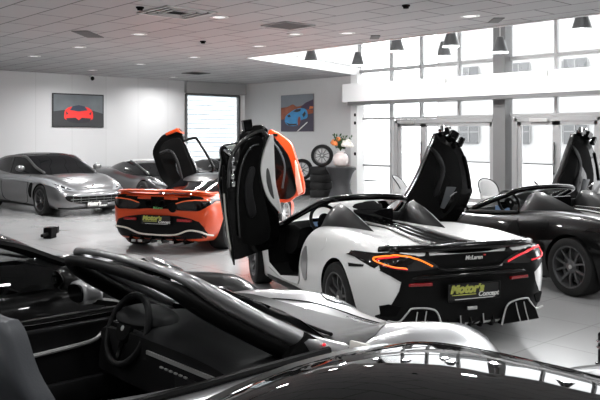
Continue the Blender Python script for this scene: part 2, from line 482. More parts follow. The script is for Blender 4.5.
# beam in front of the glazing
struct('trim_5', MB().box(((gx(347, GY - 0.5) + XE) / 2, GY - 0.5, 3.205), (XE - gx(347, GY - 0.5), 0.42, 0.55)), white_m, bevel=0.01)
struct('trim_6', MB().box(((-15.9 + XE) / 2, GY - 0.53, 2.885), (XE + 15.9, 0.42, 0.10)), framed_m)

for i, (px, lb) in enumerate(((441, 'small white emergency lamp on the white beam, above the left glass doors'), (541, 'small white emergency lamp on the white beam, above the right glass doors'))):
    e = thing('emergency_lamp', lb, 'lamp', (gx(px, GY - 0.72), GY - 0.74, 3.40), 0, 'emergency lamps on the beam')
    obj('housing', MB().box((0, 0, 0), (0.36, 0.07, 0.16)), SATIN, e, smooth=0, bevel=0.015)
    obj('diffuser', MB().box((0, -0.04, -0.01), (0.26, 0.02, 0.09)), LEDW, e, smooth=0)

# outside
struct('ground_outside', MB().box((-12, 42, -0.12), (110, 49.6, 0.1)), mat('pale_paving', (0.30, 0.30, 0.30), 0.8, noise=0.1, nscale=1))
struct('ground_outside_left', MB().box((-32, 10, -0.12), (19.6, 30, 0.1)), mat('pale_paving', (0.30, 0.30, 0.30), 0.8))
bd = thing('building', 'pale two storey building with grid windows seen through the glass doors', 'building', (-14, 47, 0))
obj('wall', MB().box((0, 2, 5), (44, 4, 10)), mat('pale_render', (0.22, 0.22, 0.22), 0.8, noise=0.03), bd, smooth=0)
for i in range(10):
    for z in (2.2, 6.2):
        o = obj('window', MB().box((-19 + i * 4.2, -0.05, z), (1.6, 0.1, 1.7)), mat('far_window', (0.04, 0.041, 0.043), 0.3), bd, smooth=0)
        fr = MB()
        for k in (-0.9, 0, 0.9): fr.box((-19 + i * 4.2 + k, -0.12, z), (0.08, 0.06, 1.5))
        fr.box((-19 + i * 4.2, -0.12, z), (1.8, 0.06, 0.08))
        obj('glazing_bar', fr, mat('far_bars', (0.12, 0.12, 0.12), 0.5), o, smooth=0)

# ------------------------------------------------------------------ ceiling fittings
def at_ceil(px, py, z=CZ):
    d = 750 * (z - CAMZ) / (136 - py); X = (px - 300) / 750 * d; c, s = math.cos(R(YAW)), math.sin(R(YAW))
    return (X * c - d * s, X * s + d * c)
dl = [(139, 34, 'second from the square vent'), (79, 47, 'over the gunmetal car, beside the slit'), (34, 56, 'farthest left, above the red car picture'), (194, 57, 'above the left wall window, nearer one'),
      (92, 70, 'far one right of the dome camera'), (140, 64, 'far one left of the wall window'), (173, 77, 'farthest one by the wall window'), (219, 17, 'just right of the large grilled vent'),
      (295, 34, 'below the dark square panel'), (259, 46, 'left of the pendant row'), (347, 33, 'over the second pendant lamp'), (470, 16, 'over the middle pendant lamps')]
first = None
for px, py, wh in dl:
    x, y = at_ceil(px, py); lb = 'round recessed downlight in the grey ceiling, ' + wh
    if first is None:
        first = thing('downlight', lb, 'ceiling light', (x, y, CZ), 0, 'recessed ceiling downlights')
        obj('ring', MB().lathe([(0.10, -0.002), (0.125, -0.014), (0.15, -0.010), (0.155, 0.0)], 28), SATIN, first)
        obj('lens', MB().lathe([(0.0, -0.006), (0.10, -0.004)], 28), mat('downlight_lens', (0.9, 0.9, 0.9), 0.3, emit=(1, 1, 1), estr=0.9), first)
    else: dup(first, (x, y, CZ), 0, lb)
first = None
for px, py, wh in ((140, 7, 'near the top edge left of the grilled vent'), (203, 41, 'between the grilled vent and the window'), (406, 5, 'nearest, above the hanging lamps')):
    x, y = at_ceil(px, py); lb = 'small dark smoke detector, ' + wh
    if first is None:
        first = thing('smoke_detector', lb, 'smoke detector', (x, y, CZ), 0, 'smoke detectors')
        obj('base', MB().lathe([(0.06, 0), (0.06, -0.02)], 20), MATTE, first); obj('sensor_head', MB().lathe([(0.045, -0.02), (0.04, -0.05), (0.0, -0.055)], 20), MATTE, first)
    else: dup(first, (x, y, CZ), 0, lb)
x, y = at_ceil(177, 12)
v = thing('ceiling_vent', 'large square grilled air vent in the ceiling at the top of the view', 'vent', (x, y, CZ))
fr = MB()
for r_ in (0.42, 0.30, 0.18):
    for sx in (-1, 1): fr.box((sx * r_, 0, -0.012), (0.05, 2 * r_ + 0.05, 0.02)); fr.box((0, sx * r_, -0.012), (2 * r_ + 0.05, 0.05, 0.02))
obj('grille', fr, SATIN, v, smooth=0, bevel=0.004)
obj('core', MB().box((0, 0, -0.004), (0.86, 0.86, 0.006)), MATTE, v, smooth=0)
x, y = at_ceil(288, 25)
v = thing('ceiling_panel', 'dark grey square return panel in the ceiling right of the vent', 'vent', (x, y, CZ))
obj('plate', MB().box((0, 0, -0.006), (0.62, 0.62, 0.012)), mat('grey_panel', (0.05, 0.05, 0.05), 0.6), v, smooth=0)
obj('edge_frame', MB().box((0.32, 0, -0.01), (0.03, 0.66, 0.02)).box((-0.32, 0, -0.01), (0.03, 0.66, 0.02)).box((0, 0.32, -0.01), (0.66, 0.03, 0.02)).box((0, -0.32, -0.01), (0.66, 0.03, 0.02)), frame_m, v, smooth=0)
x, y = at_ceil(196, 73)
v = thing('ceiling_vent', 'far dark square vent in the ceiling before the wall window', 'vent', (x, y, CZ))
obj('plate', MB().box((0, 0, -0.01), (0.62, 0.62, 0.02)), mat('grey_panel', (0.1, 0.1, 0.1), 0.6), v, smooth=0)
obj('grille', MB().box((0, 0, -0.025), (0.3, 0.3, 0.012)).box((0, 0, -0.02), (0.45, 0.45, 0.008)), MATTE, v, smooth=0)
for px, py, wd, lb in ((88, 34, 0.9, 'narrow slit vent in the ceiling left of a downlight'), (496, 20, 0.5, 'narrow slit vent in the ceiling over the right pendants'), (375, 37, 0.5, 'narrow slit vent in the ceiling at the atrium edge')):
    x, y = at_ceil(px, py)
    v = tag(obj('slit_vent', MB().box((0, 0, -0.006), (wd * 0.35, wd, 0.012), R(45)), mat('slit_grey', (0.09, 0.09, 0.09), 0.7), loc=(x, y, CZ), smooth=0), lb, 'vent', 'slit vents')
# dome camera on the left wall
v = thing('security_camera', 'small dark dome camera under the ceiling by the red car picture', 'camera', (SX + 0.14, 10.95, CZ))
obj('bracket', MB().box((-0.05, 0, -0.025), (0.18, 0.08, 0.05)), SATIN, v, smooth=0); obj('dome', MB().ellipsoid((0.02, 0, -0.10), (0.06, 0.06, 0.07)), TRIMG, v)

# pendants
def pendant_pos(px, pyb, zb):
    d = 750 * (zb - CAMZ) / (136 - pyb); X = (px - 300) / 750 * d; c, s = math.cos(R(YAW)), math.sin(R(YAW))
    return (X * c - d * s, X * s + d * c)
pend = None
shade_m = mat('charcoal_shade', (0.055, 0.055, 0.057), 0.5, noise=0.1, nscale=20)
for px, pb, wh in ((311, 61, 'leftmost, before the atrium side wall'), (358, 65, 'second from the left, above the white column'), (397, 51, 'third from the left'), (451, 46, 'fourth from the left, overlapping a lower one'),
                   (444, 56, 'lower one half behind another'), (500, 52, 'in front of the dark column'), (582, 29, 'rightmost, near the top right corner')):
    x, y = pendant_pos(px, pb, 3.78); lb = 'black cone pendant lamp, ' + wh
    if pend is None:
        pend = thing('pendant_lamp', lb, 'lamp', (x, y, 3.78), 0, 'cone pendant lamps')
        obj('shade', MB().lathe([(0.06, 0.34), (0.075, 0.335), (0.175, 0.0), (0.165, 0.0), (0.06, 0.31)], 28), shade_m, pend)
        obj('cord', MB().tube([(0, 0, 0.33), (0, 0, AT - 3.78)], 0.006, 6), SATIN, pend)
        obj('bulb', MB().ellipsoid((0, 0, 0.09), (0.05, 0.05, 0.07)), LEDW, pend)
        obj('rim', MB().lathe([(0.165, -0.012), (0.18, -0.012), (0.18, 0.004), (0.165, 0.004)], 28, closed=True), white_m, pend)
    else: dup(pend, (x, y, 3.78), 0, lb)

LAMPS = [at_ceil(p[0], p[1]) for p in dl]
k = 0
for gx_ in range(-13, 5, 3):  # extra downlight rows, added out of view as soft fill
    for gy_ in range(-5, 11, 3):
        dd = -gx_ * math.sin(R(YAW)) + gy_ * math.cos(R(YAW))
        if dd < 9.6:
            LAMPS.append((gx_, gy_)); dup(next(o for o in bpy.data.objects if o.name == 'downlight'), (gx_, gy_, CZ), 0, 'unseen recessed downlight added over the near cars as fill light')

# ------------------------------------------------------------------ pictures
def flat(name, poly, d0, d1, m, parent, axis):
    return obj(name, MB().prism(poly, d0, d1, axis), m, parent, smooth=0)
pc = thing('framed_picture', 'dark framed picture of a red sports car on the panelled wall', 'picture', (SX + 0.005, 10.55, 2.69))
flat('frame', [(-0.85, -0.52), (0.85, -0.52), (0.85, 0.52), (-0.85, 0.52)], 0, 0.03, mat('pic_frame', (0.01, 0.01, 0.01), 0.5), pc, 'x')
pr = flat('print', [(-0.81, -0.48), (0.81, -0.48), (0.81, 0.48), (-0.81, 0.48)], 0.03, 0.034, mat('studio_grey', (0.10, 0.115, 0.125), 0.5, noise=0.6, nscale=1.5), pc, 'x')
flat('studio_floor', [(-0.81, -0.48), (0.81, -0.48), (0.81, -0.08), (0.4, 0.02), (-0.4, 0.02), (-0.81, -0.04)], 0.034, 0.036, mat('studio_floor', (0.02, 0.022, 0.025), 0.5), pr, 'x')
redp = mat('picture_red', (0.75, 0.02, 0.015), 0.5)
blkp = mat('picture_black', (0.008, 0.01, 0.015), 0.5)
flat('car_body', crom([(-0.46, -0.26), (-0.47, -0.08), (-0.42, 0.02), (-0.3, 0.10), (0, 0.13), (0.3, 0.10), (0.42, 0.02), (0.47, -0.08), (0.46, -0.26), (0.3, -0.30), (0, -0.36), (-0.3, -0.30)], 5, True), 0.036, 0.039, redp, pr, 'x')
flat('windscreen', [(-0.29, 0.01), (-0.2, 0.13), (0, 0.17), (0.2, 0.13), (0.29, 0.01), (0, -0.03)], 0.039, 0.041, mat('picture_navy', (0.012, 0.025, 0.05), 0.5), pr, 'x')
flat('grille', [(-0.42, -0.24), (-0.1, -0.22), (0, -0.30), (0.1, -0.22), (0.42, -0.24), (0.33, -0.36), (0, -0.40), (-0.33, -0.36)], 0.039, 0.041, blkp, pr, 'x')
flat('headlight', [(-0.43, -0.02), (-0.34, -0.1), (-0.40, -0.14)], 0.039, 0.041, blkp, pr, 'x'); flat('headlight', [(0.43, -0.02), (0.34, -0.1), (0.40, -0.14)], 0.039, 0.041, blkp, pr, 'x')
flat('mirror', [(-0.46, 0.02), (-0.37, 0.04), (-0.38, 0.0)], 0.039, 0.041, redp, pr, 'x'); flat('mirror', [(0.46, 0.02), (0.37, 0.04), (0.38, 0.0)], 0.039, 0.041, redp, pr, 'x')
pc = thing('canvas_picture', 'colourful canvas of a blue sports car on a desert road', 'picture', (-18.98, GY - 0.005, 2.68))
q = lambda n, p, a, b, m, par: flat(n, p, -b, -a, m, par, 'y')
q('canvas', [(-0.83, -0.63), (0.83, -0.63), (0.83, 0.63), (-0.83, 0.63)], 0, 0.03, mat('canvas_edge', (0.2, 0.18, 0.18), 0.7), pc)
pr = q('print', [(-0.82, -0.62), (0.82, -0.62), (0.82, 0.62), (-0.82, 0.62)], 0.03, 0.033, mat('picture_sky', (0.22, 0.24, 0.27), 0.6, noise=0.15, nscale=2), pc)
q('hills', crom([(-0.82, 0.2), (-0.5, 0.22), (-0.2, 0.3), (0.0, 0.22), (0.3, 0.26), (0.6, 0.36), (0.82, 0.44)], 4) + [(0.82, -0.2), (-0.82, -0.3)], 0.033, 0.035, mat('picture_rust', (0.28, 0.07, 0.025), 0.6, noise=0.6, nscale=5), pr)
q('far_ridge', [(0.2, 0.2), (0.45, 0.34), (0.82, 0.44), (0.82, 0.1), (0.3, 0.12)], 0.035, 0.036, mat('picture_violet', (0.07, 0.04, 0.08), 0.6), pr)
q('road', [(-0.82, -0.22), (-0.3, -0.15), (0.82, -0.02), (0.82, -0.62), (-0.82, -0.62)], 0.035, 0.037, mat('picture_road', (0.05, 0.04, 0.07), 0.6), pr)
q('road_line', [(0.0, -0.62), (0.08, -0.62), (0.55, -0.33), (0.52, -0.30)], 0.037, 0.039, LETW, pr)
q('car_body', crom([(-0.6, -0.3), (-0.58, -0.12), (-0.4, 0.0), (-0.1, 0.12), (0.25, 0.16), (0.48, 0.1), (0.55, -0.05), (0.5, -0.18), (0.2, -0.25), (0.0, -0.42), (-0.4, -0.42)], 4, True), 0.037, 0.04, mat('picture_blue', (0.02, 0.25, 0.55), 0.5, noise=0.4, nscale=4), pr)
q('windscreen', [(-0.18, 0.06), (-0.02, 0.13), (0.22, 0.14), (0.18, 0.06), (0.0, 0.03)], 0.04, 0.042, blkp, pr)
q('wheel', crom([(0.05, -0.25), (0.12, -0.12), (0.2, -0.2), (0.16, -0.38), (0.08, -0.42)], 4, True), 0.04, 0.042, mat('picture_rust2', (0.25, 0.05, 0.03), 0.6), pr)
q('front_light', [(-0.5, -0.08), (-0.36, -0.04), (-0.30, -0.12), (-0.42, -0.14)], 0.04, 0.042, blkp, pr)
q('side_intake', [(0.28, -0.06), (0.42, 0.06), (0.46, -0.04), (0.36, -0.16)], 0.04, 0.042, blkp, pr)
q('front_splitter', [(-0.58, -0.30), (-0.4, -0.42), (0.0, -0.42), (0.02, -0.36), (-0.36, -0.36)], 0.04, 0.042, blkp, pr)
q('glow', [(0.62, 0.12), (0.82, 0.14), (0.82, 0.2), (0.66, 0.22)], 0.037, 0.039, mat('picture_sunset', (0.7, 0.2, 0.06), 0.6), pr)

# ------------------------------------------------------------------ wheels
WM = {}
def wheel_meshes(Rt, w, Rr, style):
    k = (Rt, w, Rr, style)
    if k in WM: return WM[k]
    h = w / 2
    ty = MB().lathe([(Rr - 0.012, -h + 0.01), (Rr + 0.01, -h), (Rt - 0.035, -h), (Rt - 0.01, -h + 0.012), (Rt, -h + 0.035), (Rt + 0.001, 0), (Rt, h - 0.035), (Rt - 0.01, h - 0.012), (Rt - 0.035, h), (Rr + 0.01, h), (Rr - 0.012, h - 0.01)], 48, axis='y', closed=True)
    rim = MB().lathe([(Rr, h - 0.012), (Rr - 0.006, h - 0.004), (Rr - 0.018, h - 0.006), (Rr - 0.026, h - 0.03), (Rr - 0.035, h - 0.10), (Rr - 0.03, -h + 0.01), (Rr - 0.002, -h + 0.01), (Rr - 0.002, h - 0.04)], 48, axis='y', closed=True)
    rim.lathe([(0.0, h - 0.035), (0.045, h - 0.033), (0.075, h - 0.05), (0.08, h - 0.09), (0.0, h - 0.10)], 24, axis='y')
    ns = {'y': 5, 'ten': 10, 'mesh': 7}[style]
    def spoke(a0, a1, w0, w1):
        p0 = Vector((0.06 * math.cos(a0), h - 0.055, 0.06 * math.sin(a0))); p1 = Vector(((Rr - 0.015) * math.cos(a1), h - 0.03, (Rr - 0.015) * math.sin(a1)))
        pm = (p0 + p1) / 2 + Vector((0, 0.012, 0))
        t = (p1 - p0).normalized(); sd = t.cross(Vector((0, 1, 0))).normalized()
        vs = []
        for p, ww in ((p0, w0), (pm, (w0 + w1) / 2), (p1, w1)):
            vs += [p + sd * ww - Vector((0, 0.03, 0)), p + sd * ww, p - sd * ww, p - sd * ww - Vector((0, 0.03, 0))]
        fs = []
        for i in (0, 4):
            for q_ in range(4): fs.append((i + q_, i + (q_ + 1) % 4, i + 4 + (q_ + 1) % 4, i + 4 + q_))
        fs += [(0, 1, 2, 3), (11, 10, 9, 8)]
        rim.add(vs, fs)
    for i in range(ns):
        a = 2 * PI * i / ns + PI / 2
        if style == 'ten': spoke(a, a, 0.016, 0.011)
        else:
            sp = PI / ns * 0.52
            spoke(a - 0.12, a - sp, 0.014, 0.010); spoke(a + 0.12, a + sp, 0.014, 0.010)
    disc = MB().lathe([(0.07, h - 0.12), (0.19, h - 0.12), (0.19, h - 0.15), (0.07, h - 0.15)], 40, axis='y', closed=True)
    cal = MB()
    arc = [(0.165 * math.cos(t), h - 0.115, 0.165 * math.sin(t)) for t in [R(-62 + i * 11) for i in range(7)]]
    cal.tube(arc, 0.036, 8)
    cap = MB().lathe([(0.0, h - 0.026), (0.022, h - 0.027), (0.03, h - 0.036)], 20, axis='y')
    WM[k] = (rim.mesh('rim', None, 40), ty.mesh('tyre', None, 40), disc.mesh('disc', None, 40), cal.mesh('caliper', None, 40), cap.mesh('cap', None, 40)); return WM[k]
def wheel(car, x, yo, Rt, w, Rr, style='y', rimm=None, cal=None, steer=0.0, spin=0.0):
    sgn = 1 if yo > 0 else -1
    ms = wheel_meshes(Rt, w, Rr, style)
    def inst(me, m, nm):
        me = me.copy(); me.materials.clear(); me.materials.append(m); return me
    M = Matrix.Rotation((0 if sgn > 0 else PI) + steer, 4, 'Z')
    o = link('wheel', inst(ms[0], rimm or RIMD, 'w'), car, (x, yo - sgn * w / 2, Rt), (0, spin, 0))
    o.rotation_euler = (M @ Matrix.Rotation(spin, 4, 'Y')).to_euler()
    for me, m, nm in ((ms[1], RUBBER, 'tyre'), (ms[2], DISC, 'brake_disc'), (ms[3], cal or CALB, 'brake_caliper'), (ms[4], SATIN, 'centre_cap')):
        c = link(nm, inst(me, m, nm), o)
    return o

def arch(x, Rz, Rt, gap=0.045, y0=0.55):
    return [(MB().lathe([(Rt + gap, y0), (Rt + gap, 1.3)], 40, c=(x, 0, Rz), axis='y'), MATTE), (MB().lathe([(Rt + gap, -1.3), (Rt + gap, -y0)], 40, c=(x, 0, Rz), axis='y'), MATTE)]

def make_body(car, stations, paint, cutters):
    me = loft(stations, sec_body).mesh('body', paint, 40)
    b0 = bvh_of(me)
    if cutters: me = boolean(me, cutters, 'body')
    o = link('body', me, car)
    return o, b0

def steering(car, loc, rad=0.185, tilt=25, spokes=3):
    o = obj('steering_wheel', MB().tube([(0, rad * math.cos(t), rad * math.sin(t)) for t in [2 * PI * i / 40 for i in range(40)]], 0.020, 10, True), LEATH, car, loc, (0, R(tilt), 0), smooth=60)
    hb = MB().lathe([(0.0, -0.035), (0.07, -0.03), (0.082, -0.005), (0.06, 0.02)], 24, axis='x')
    obj('hub', hb, MATTE, o)
    for a in ((180, 0, 270) if spokes == 3 else (170, 10, 250, 290)):
        t = R(a); obj('spoke', MB().bar((-0.012, 0.05 * math.cos(t), 0.05 * math.sin(t)), (0, rad * math.cos(t), rad * math.sin(t)), 0.04, 0.012, up=(1, 0, 0)), TRIMG, o, smooth=0, bevel=0.004)
    obj('crest', MB().lathe([(0, -0.038), (0.016, -0.036)], 16, axis='x'), SATIN, o)
    obj('column', MB().tube([(0.01, 0, 0), (0.35, 0, 0.0)], 0.05, 10), MATTE, o)
    return o

def seat(car, x, y, zt, m, headrest=True):
    # x = cushion rear, profile leaning back, rounded bolsters
    z0 = 0.30
    def shape(pts, hw):
        mb = MB(); n = len(pts)
        return mb
    back = MB()
    rows = []
    prof = [(x + 0.05, z0 + 0.08, 0.25, 0.11), (x - 0.02, z0 + 0.30, 0.25, 0.11), (x - 0.10, z0 + 0.52, 0.24, 0.10), (x - 0.16, zt - 0.20, 0.19, 0.085), (x - 0.19, zt - 0.05, 0.145, 0.075), (x - 0.20, zt, 0.11, 0.04)]
    xsn = crom([(p[0], p[1], p[2]) for p in prof], 4); ths = crom([(p[3], 0) for p in prof], 4)
    n = 20; vs = []; fs = []
    for (px, pz, hw), (th, _) in zip(xsn, ths):
        for k in range(n):
            a = 2 * PI * k / n; cx, cy = math.cos(a), math.sin(a)
            ex = math.copysign(abs(cx) ** 0.6, cx); ey = math.copysign(abs(cy) ** 0.6, cy)
            bol = 0.035 * abs(ey) ** 3 if cx > 0 else 0.0
            vs.append((px + ex * th * 0.6 + bol, y + ey * hw, pz))
    N = len(xsn)
    fs = [(i * n + k, i * n + (k + 1) % n, (i + 1) * n + (k + 1) % n, (i + 1) * n + k) for i in range(N - 1) for k in range(n)] + [tuple(range(n)), tuple((N - 1) * n + k for k in range(n))]
    s = obj('seat', MB().add(vs, fs), m, car, smooth=60)
    obj('cushion', MB().box((x + 0.27, y, z0), (0.52, 0.50, 0.16)), m, s, bevel=0.05, segs=3)
    st = MB()
    for zz in (0.25, 0.42, 0.60):
        i = int((N - 1) * zz); px, pz, hw = xsn[i]
        st.tube([(px + ths[i][0] * 0.6 + 0.004, y - hw * 0.7, pz), (px + ths[i][0] * 0.6 + 0.004, y + hw * 0.7, pz)], 0.006, 6)
    obj('seam', st, MATTE, s)
    return s

def raised_door(car, poly, x0, lean, paint, inner, z0=0.5, thick=0.09, smooth=4, bow=0.10):
    """outline in (y, z) of the swung-up door, real thickness, gently bowed"""
    yc = sum(p[0] for p in poly) / len(poly)
    def fn(x, y, z): return (x + lean * (z - z0) + bow * (1 - ((z - 1.2) / 0.9) ** 2), y, z)
    p = crom(poly, smooth, True)
    o = obj('door', MB().prism(p, x0, x0 + thick, 'x', fn), paint, car, bevel=0.012, smooth=30)
    return o, fn

def plate(car, org, face, lines=True, w=0.54, h=0.15, dim=1.0, tilt=0.0):
    Z = Vector(face); Y = Vector((0, 0, 1)); X = Y.cross(Z).normalized()
    M = Matrix((X, Y, Z)).transposed()
    o = obj('number_plate', MB().box(org, (w, h, 0.016), M=M), PLATE, car, smooth=0, bevel=0.004)
    O = Vector(org) + Z * 0.011
    fr = MB()
    for a, b in (((-w / 2, -h / 2), (w / 2, -h / 2)), ((w / 2, -h / 2), (w / 2, h / 2)), ((w / 2, h / 2), (-w / 2, h / 2)), ((-w / 2, h / 2), (-w / 2, -h / 2))):
        fr.bar(O + X * a[0] + Y * a[1], O + X * b[0] + Y * b[1], 0.012, 0.012)
    obj('plate_frame', fr, TRIMG, o, smooth=0)
    ym = LETY if lines else LETW
    text('lettering', "Motor's", 0.108, ym, o, O + Y * 0.028 - X * 0.075, X, Y, 0.002, 0.25, 0.006)
    text('lettering', 'Concept', 0.062, LETW if lines else LETW, o, O - Y * 0.028 + X * 0.15, X, Y, 0.002, 0.3, 0.0015)
    obj('underline', MB().bar(O - Y * 0.024 - X * 0.23, O - Y * 0.024 + X * 0.02, 0.008, 0.004, up=Z), ym, o, smooth=0)
    obj('small_print', MB().bar(O - Y * 0.062 - X * 0.20, O - Y * 0.062 + X * 0.20, 0.006, 0.004, up=Z), LETW, o, smooth=0)
    return o

def front_frame(car, pts, r, m, name='windscreen_frame', sz=1.0):
    return obj(name, MB().tube(crom(pts, 8), r, 10, False, sz), m, car, smooth=60)

def sheet(name, grid, m, parent, thick=0.006):
    """grid of points -> thin pane with thickness"""
    r = len(grid); c = len(grid[0]); vs = [Vector(p) for row in grid for p in row]; mb = MB()
    fs = [(i * c + k, i * c + k + 1, (i + 1) * c + k + 1, (i + 1) * c + k) for i in range(r - 1) for k in range(c - 1)]
    mb.add(vs, fs)
    return obj(name, mb, m, parent, smooth=60)

def screen(car, top, bot, m=None, n=10):
    T = crom(top, 6); B = crom(bot, 6); k = min(len(T), len(B)); g = []
    for j in range(7):
        t = j / 6; g.append([Vector(T[i]).lerp(Vector(B[i]), t) + Vector((0.05 * math.sin(PI * t), 0, 0.03 * math.sin(PI * t))) for i in range(k)])
    return sheet('windscreen', g, m or GLASSW, car)

# ------------------------------------------------------------------ the mid-engined spiders (white, black)
ST570 = [(-0.83, 0.24, 0.56, 0.70, 0.62, 0.58, 0.84, 0.85), (-0.80, 0.20, 0.64, 0.80, 0.62, 0.66, 0.875, 0.89), (-0.72, 0.17, 0.72, 0.885, 0.62, 0.74, 0.90, 0.905), (-0.45, 0.16, 0.80, 0.955, 0.62, 0.78, 0.925, 0.885), (0, 0.14, 0.85, 0.968, 0.60, 0.75, 0.955, 0.90),
         (0.45, 0.13, 0.86, 0.95, 0.58, 0.73, 0.95, 0.93), (0.9, 0.12, 0.86, 0.925, 0.54, 0.72, 0.91, 0.93), (1.4, 0.12, 0.86, 0.90, 0.5, 0.74, 0.85, 0.86), (2.0, 0.12, 0.86, 0.91, 0.5, 0.74, 0.82, 0.84),
         (2.35, 0.12, 0.86, 0.93, 0.52, 0.74, 0.82, 0.80), (2.67, 0.13, 0.84, 0.95, 0.52, 0.70, 0.81, 0.70), (3.2, 0.15, 0.80, 0.90, 0.48, 0.60, 0.69, 0.60), (3.55, 0.17, 0.66, 0.76, 0.42, 0.48, 0.54, 0.50), (3.70, 0.22, 0.45, 0.55, 0.38, 0.35, 0.43, 0.44)]
def spider(name, label, loc, rz, paint, rimm, cal, open_left, detail, door_paint):
    car = thing(name, label, 'car', loc, rz)
    cuts = arch(0, 0.345, 0.345, 0.04, 0.58) + arch(2.67, 0.325, 0.325, 0.045, 0.58)
    tub = crom([(1.12, 0.60), (1.15, 0.66), (1.6, 0.70), (2.05, 0.68), (2.12, 0.4), (2.15, 0), (2.12, -0.4), (2.05, -0.68), (1.6, -0.70), (1.15, -0.66), (1.12, -0.60), (1.1, 0)], 3, True)
    cuts.append((MB().prism(tub, 0.22, 1.6, 'z'), MATTE))
    dsh = [(1.10, 0.36), (1.06, 0.62), (0.98, 0.86), (1.0, 1.2), (2.1, 1.2), (2.18, 0.7), (2.10, 0.36), (1.75, 0.26)]
    sides = [-1] if not open_left else [-1, 1]
    for s in sides:
        cuts.append((MB().prism(dsh, 0.60 * s, 1.3 * s, 'y'), MATTE))
    body, b = make_body(car, ST570, paint, cuts)
    for x, yo, rt in ((0, 0.965, 0.345), (2.67, 0.945, 0.325)):
        for s in (1, -1): wheel(car, x, s * yo, rt, 0.30 if x == 0 else 0.24, rt - 0.09, 'y', rimm, cal, steer=(-0.12 if x else 0), spin=0.3)
    # windscreen frame and glass
    top = [(1.42, 0.54, 1.08), (1.30, 0.47, 1.165), (1.27, 0.25, 1.19), (1.26, 0, 1.195), (1.27, -0.25, 1.19), (1.30, -0.47, 1.165), (1.42, -0.54, 1.08)]
    fr = [(2.15, 0.74, 0.80), (1.80, 0.66, 0.95), (1.48, 0.585, 1.08), (1.30, 0.50, 1.16), (1.26, 0.25, 1.19), (1.25, 0, 1.195), (1.26, -0.25, 1.19), (1.30, -0.50, 1.16), (1.48, -0.585, 1.08), (1.80, -0.66, 0.95), (2.15, -0.74, 0.80)]
    front_frame(car, fr, 0.036, TRIMG)
    screen(car, [(1.32, 0.48, 1.155), (1.27, 0, 1.19), (1.32, -0.48, 1.155)], [(2.22, 0.68, 0.82), (2.45, 0, 0.82), (2.22, -0.68, 0.82)])
    # interior
    steering(car, (1.66, 0.36, 0.90 if open_left else 0.95), 0.18, 25)
    d = obj('dashboard', loft([(1.80, 0.60, 0.66, 0.82, 0.60), (1.95, 0.5, 0.68, 0.88, 0.62), (2.2, 0.5, 0.7, 0.85, 0.64)], sec_house, 4, 3), MATTE, car)
    obj('instrument_screen', MB().box((1.79, 0.36, 0.86), (0.02, 0.26, 0.10)), mat('blue_screen', (0.02, 0.03, 0.05), 0.2, emit=(0.3, 0.45, 0.7), estr=0.25), d, smooth=0, bevel=0.006)
    for s in (1, -1): seat(car, 1.36, s * 0.36, 1.02, LEATH)
    # tonneau humps behind the seats
    tm = mat('dark_tonneau', (0.006, 0.006, 0.0063), 0.4, 0.0, 0.25, spec=0.25)
    for s in (1, -1):
        def sech(p, s=s):
            return None
        rows = []
        for x, z, hw, yc in ((1.20, 0.94, 0.14, 0.46), (1.13, 1.12, 0.15, 0.46), (1.00, 1.165, 0.16, 0.46), (0.80, 1.12, 0.16, 0.45), (0.60, 1.055, 0.14, 0.44), (0.42, 0.99, 0.10, 0.43), (0.25, 0.93, 0.03, 0.42)):
            rows.append([(x, s * yc + s * hw * math.cos(t) * (1.2 if math.cos(t) > 0 else 1.0), 0.86 + (z - 0.86) * (1 - abs(math.cos(t)) ** 1.5) ** 0.85) for t in [PI * i / 12 for i in range(13)]])
        n = 13; vs = [p for r_ in rows for p in r_]
        fs = [(i * n + k, i * n + k + 1, (i + 1) * n + k + 1, (i + 1) * n + k) for i in range(len(rows) - 1) for k in range(n - 1)] + [tuple(range(n))]
        obj('tonneau_hump', MB().add(vs, fs), tm, car, smooth=50)
    ec = panel('engine_cover', b, crom([(1.08, 0.24), (0.5, 0.20), (0.0, 0.22), (-0.5, 0.30), (-0.66, 0.32), (-0.66, -0.32), (-0.5, -0.30), (0.0, -0.22), (0.5, -0.20), (1.08, -0.24)], 2, True), 'top', TRIMG, car, 0.012, 0.03)
    for i, s in enumerate((0.18, -0.18)):
        strip('cover_edge', b, [(0.95, s), (0.3, s * 1.05), (-0.55, s * 1.35)], 'top', 0.012, SATIN, ec, 0.014)
    for y in (0.0, 0.09, -0.09):
        strip('cover_ridge', b, [(0.95, y), (0.3, y), (-0.6, y * 1.2)], 'top', 0.018, TRIMG, ec, 0.012)
    obj('rear_window', MB().box((1.10, 0, 1.0), (0.02, 0.5, 0.14)), GLASSD, ec, smooth=0, bevel=0.008)
    panel('tail_deck', b, crom([(-0.60, 0.74), (-0.66, 0.5), (-0.66, 0), (-0.66, -0.5), (-0.60, -0.74), (-0.76, -0.70), (-0.82, -0.3), (-0.83, 0), (-0.82, 0.3), (-0.76, 0.70)], 3, True), 'top', TRIMG, car, 0.01, 0.03)
    # rear end
    sp = [(-0.62, 0.80, 0.885), (-0.74, 0.70, 0.90), (-0.805, 0.45, 0.905), (-0.825, 0, 0.91), (-0.805, -0.45, 0.905), (-0.74, -0.70, 0.90), (-0.62, -0.80, 0.885)]
    obj('spoiler', MB().tube(crom(sp, 6), 0.04, 10, sz=0.9), TRIMG, car, smooth=60)
    fas = mirror([(0.0, 0.90), (0.40, 0.90), (0.70, 0.895), (0.86, 0.86), (0.955, 0.82), (0.90, 0.75), (0.78, 0.68), (0.70, 0.63), (0.72, 0.55), (0.79, 0.42), (0.86, 0.32), (0.84, 0.22), (0.60, 0.18), (0.0, 0.18)])
    ff = panel('rear_fascia', b, fas, 'rear', TRIM, car, 0.008, 0.03, 0.06)
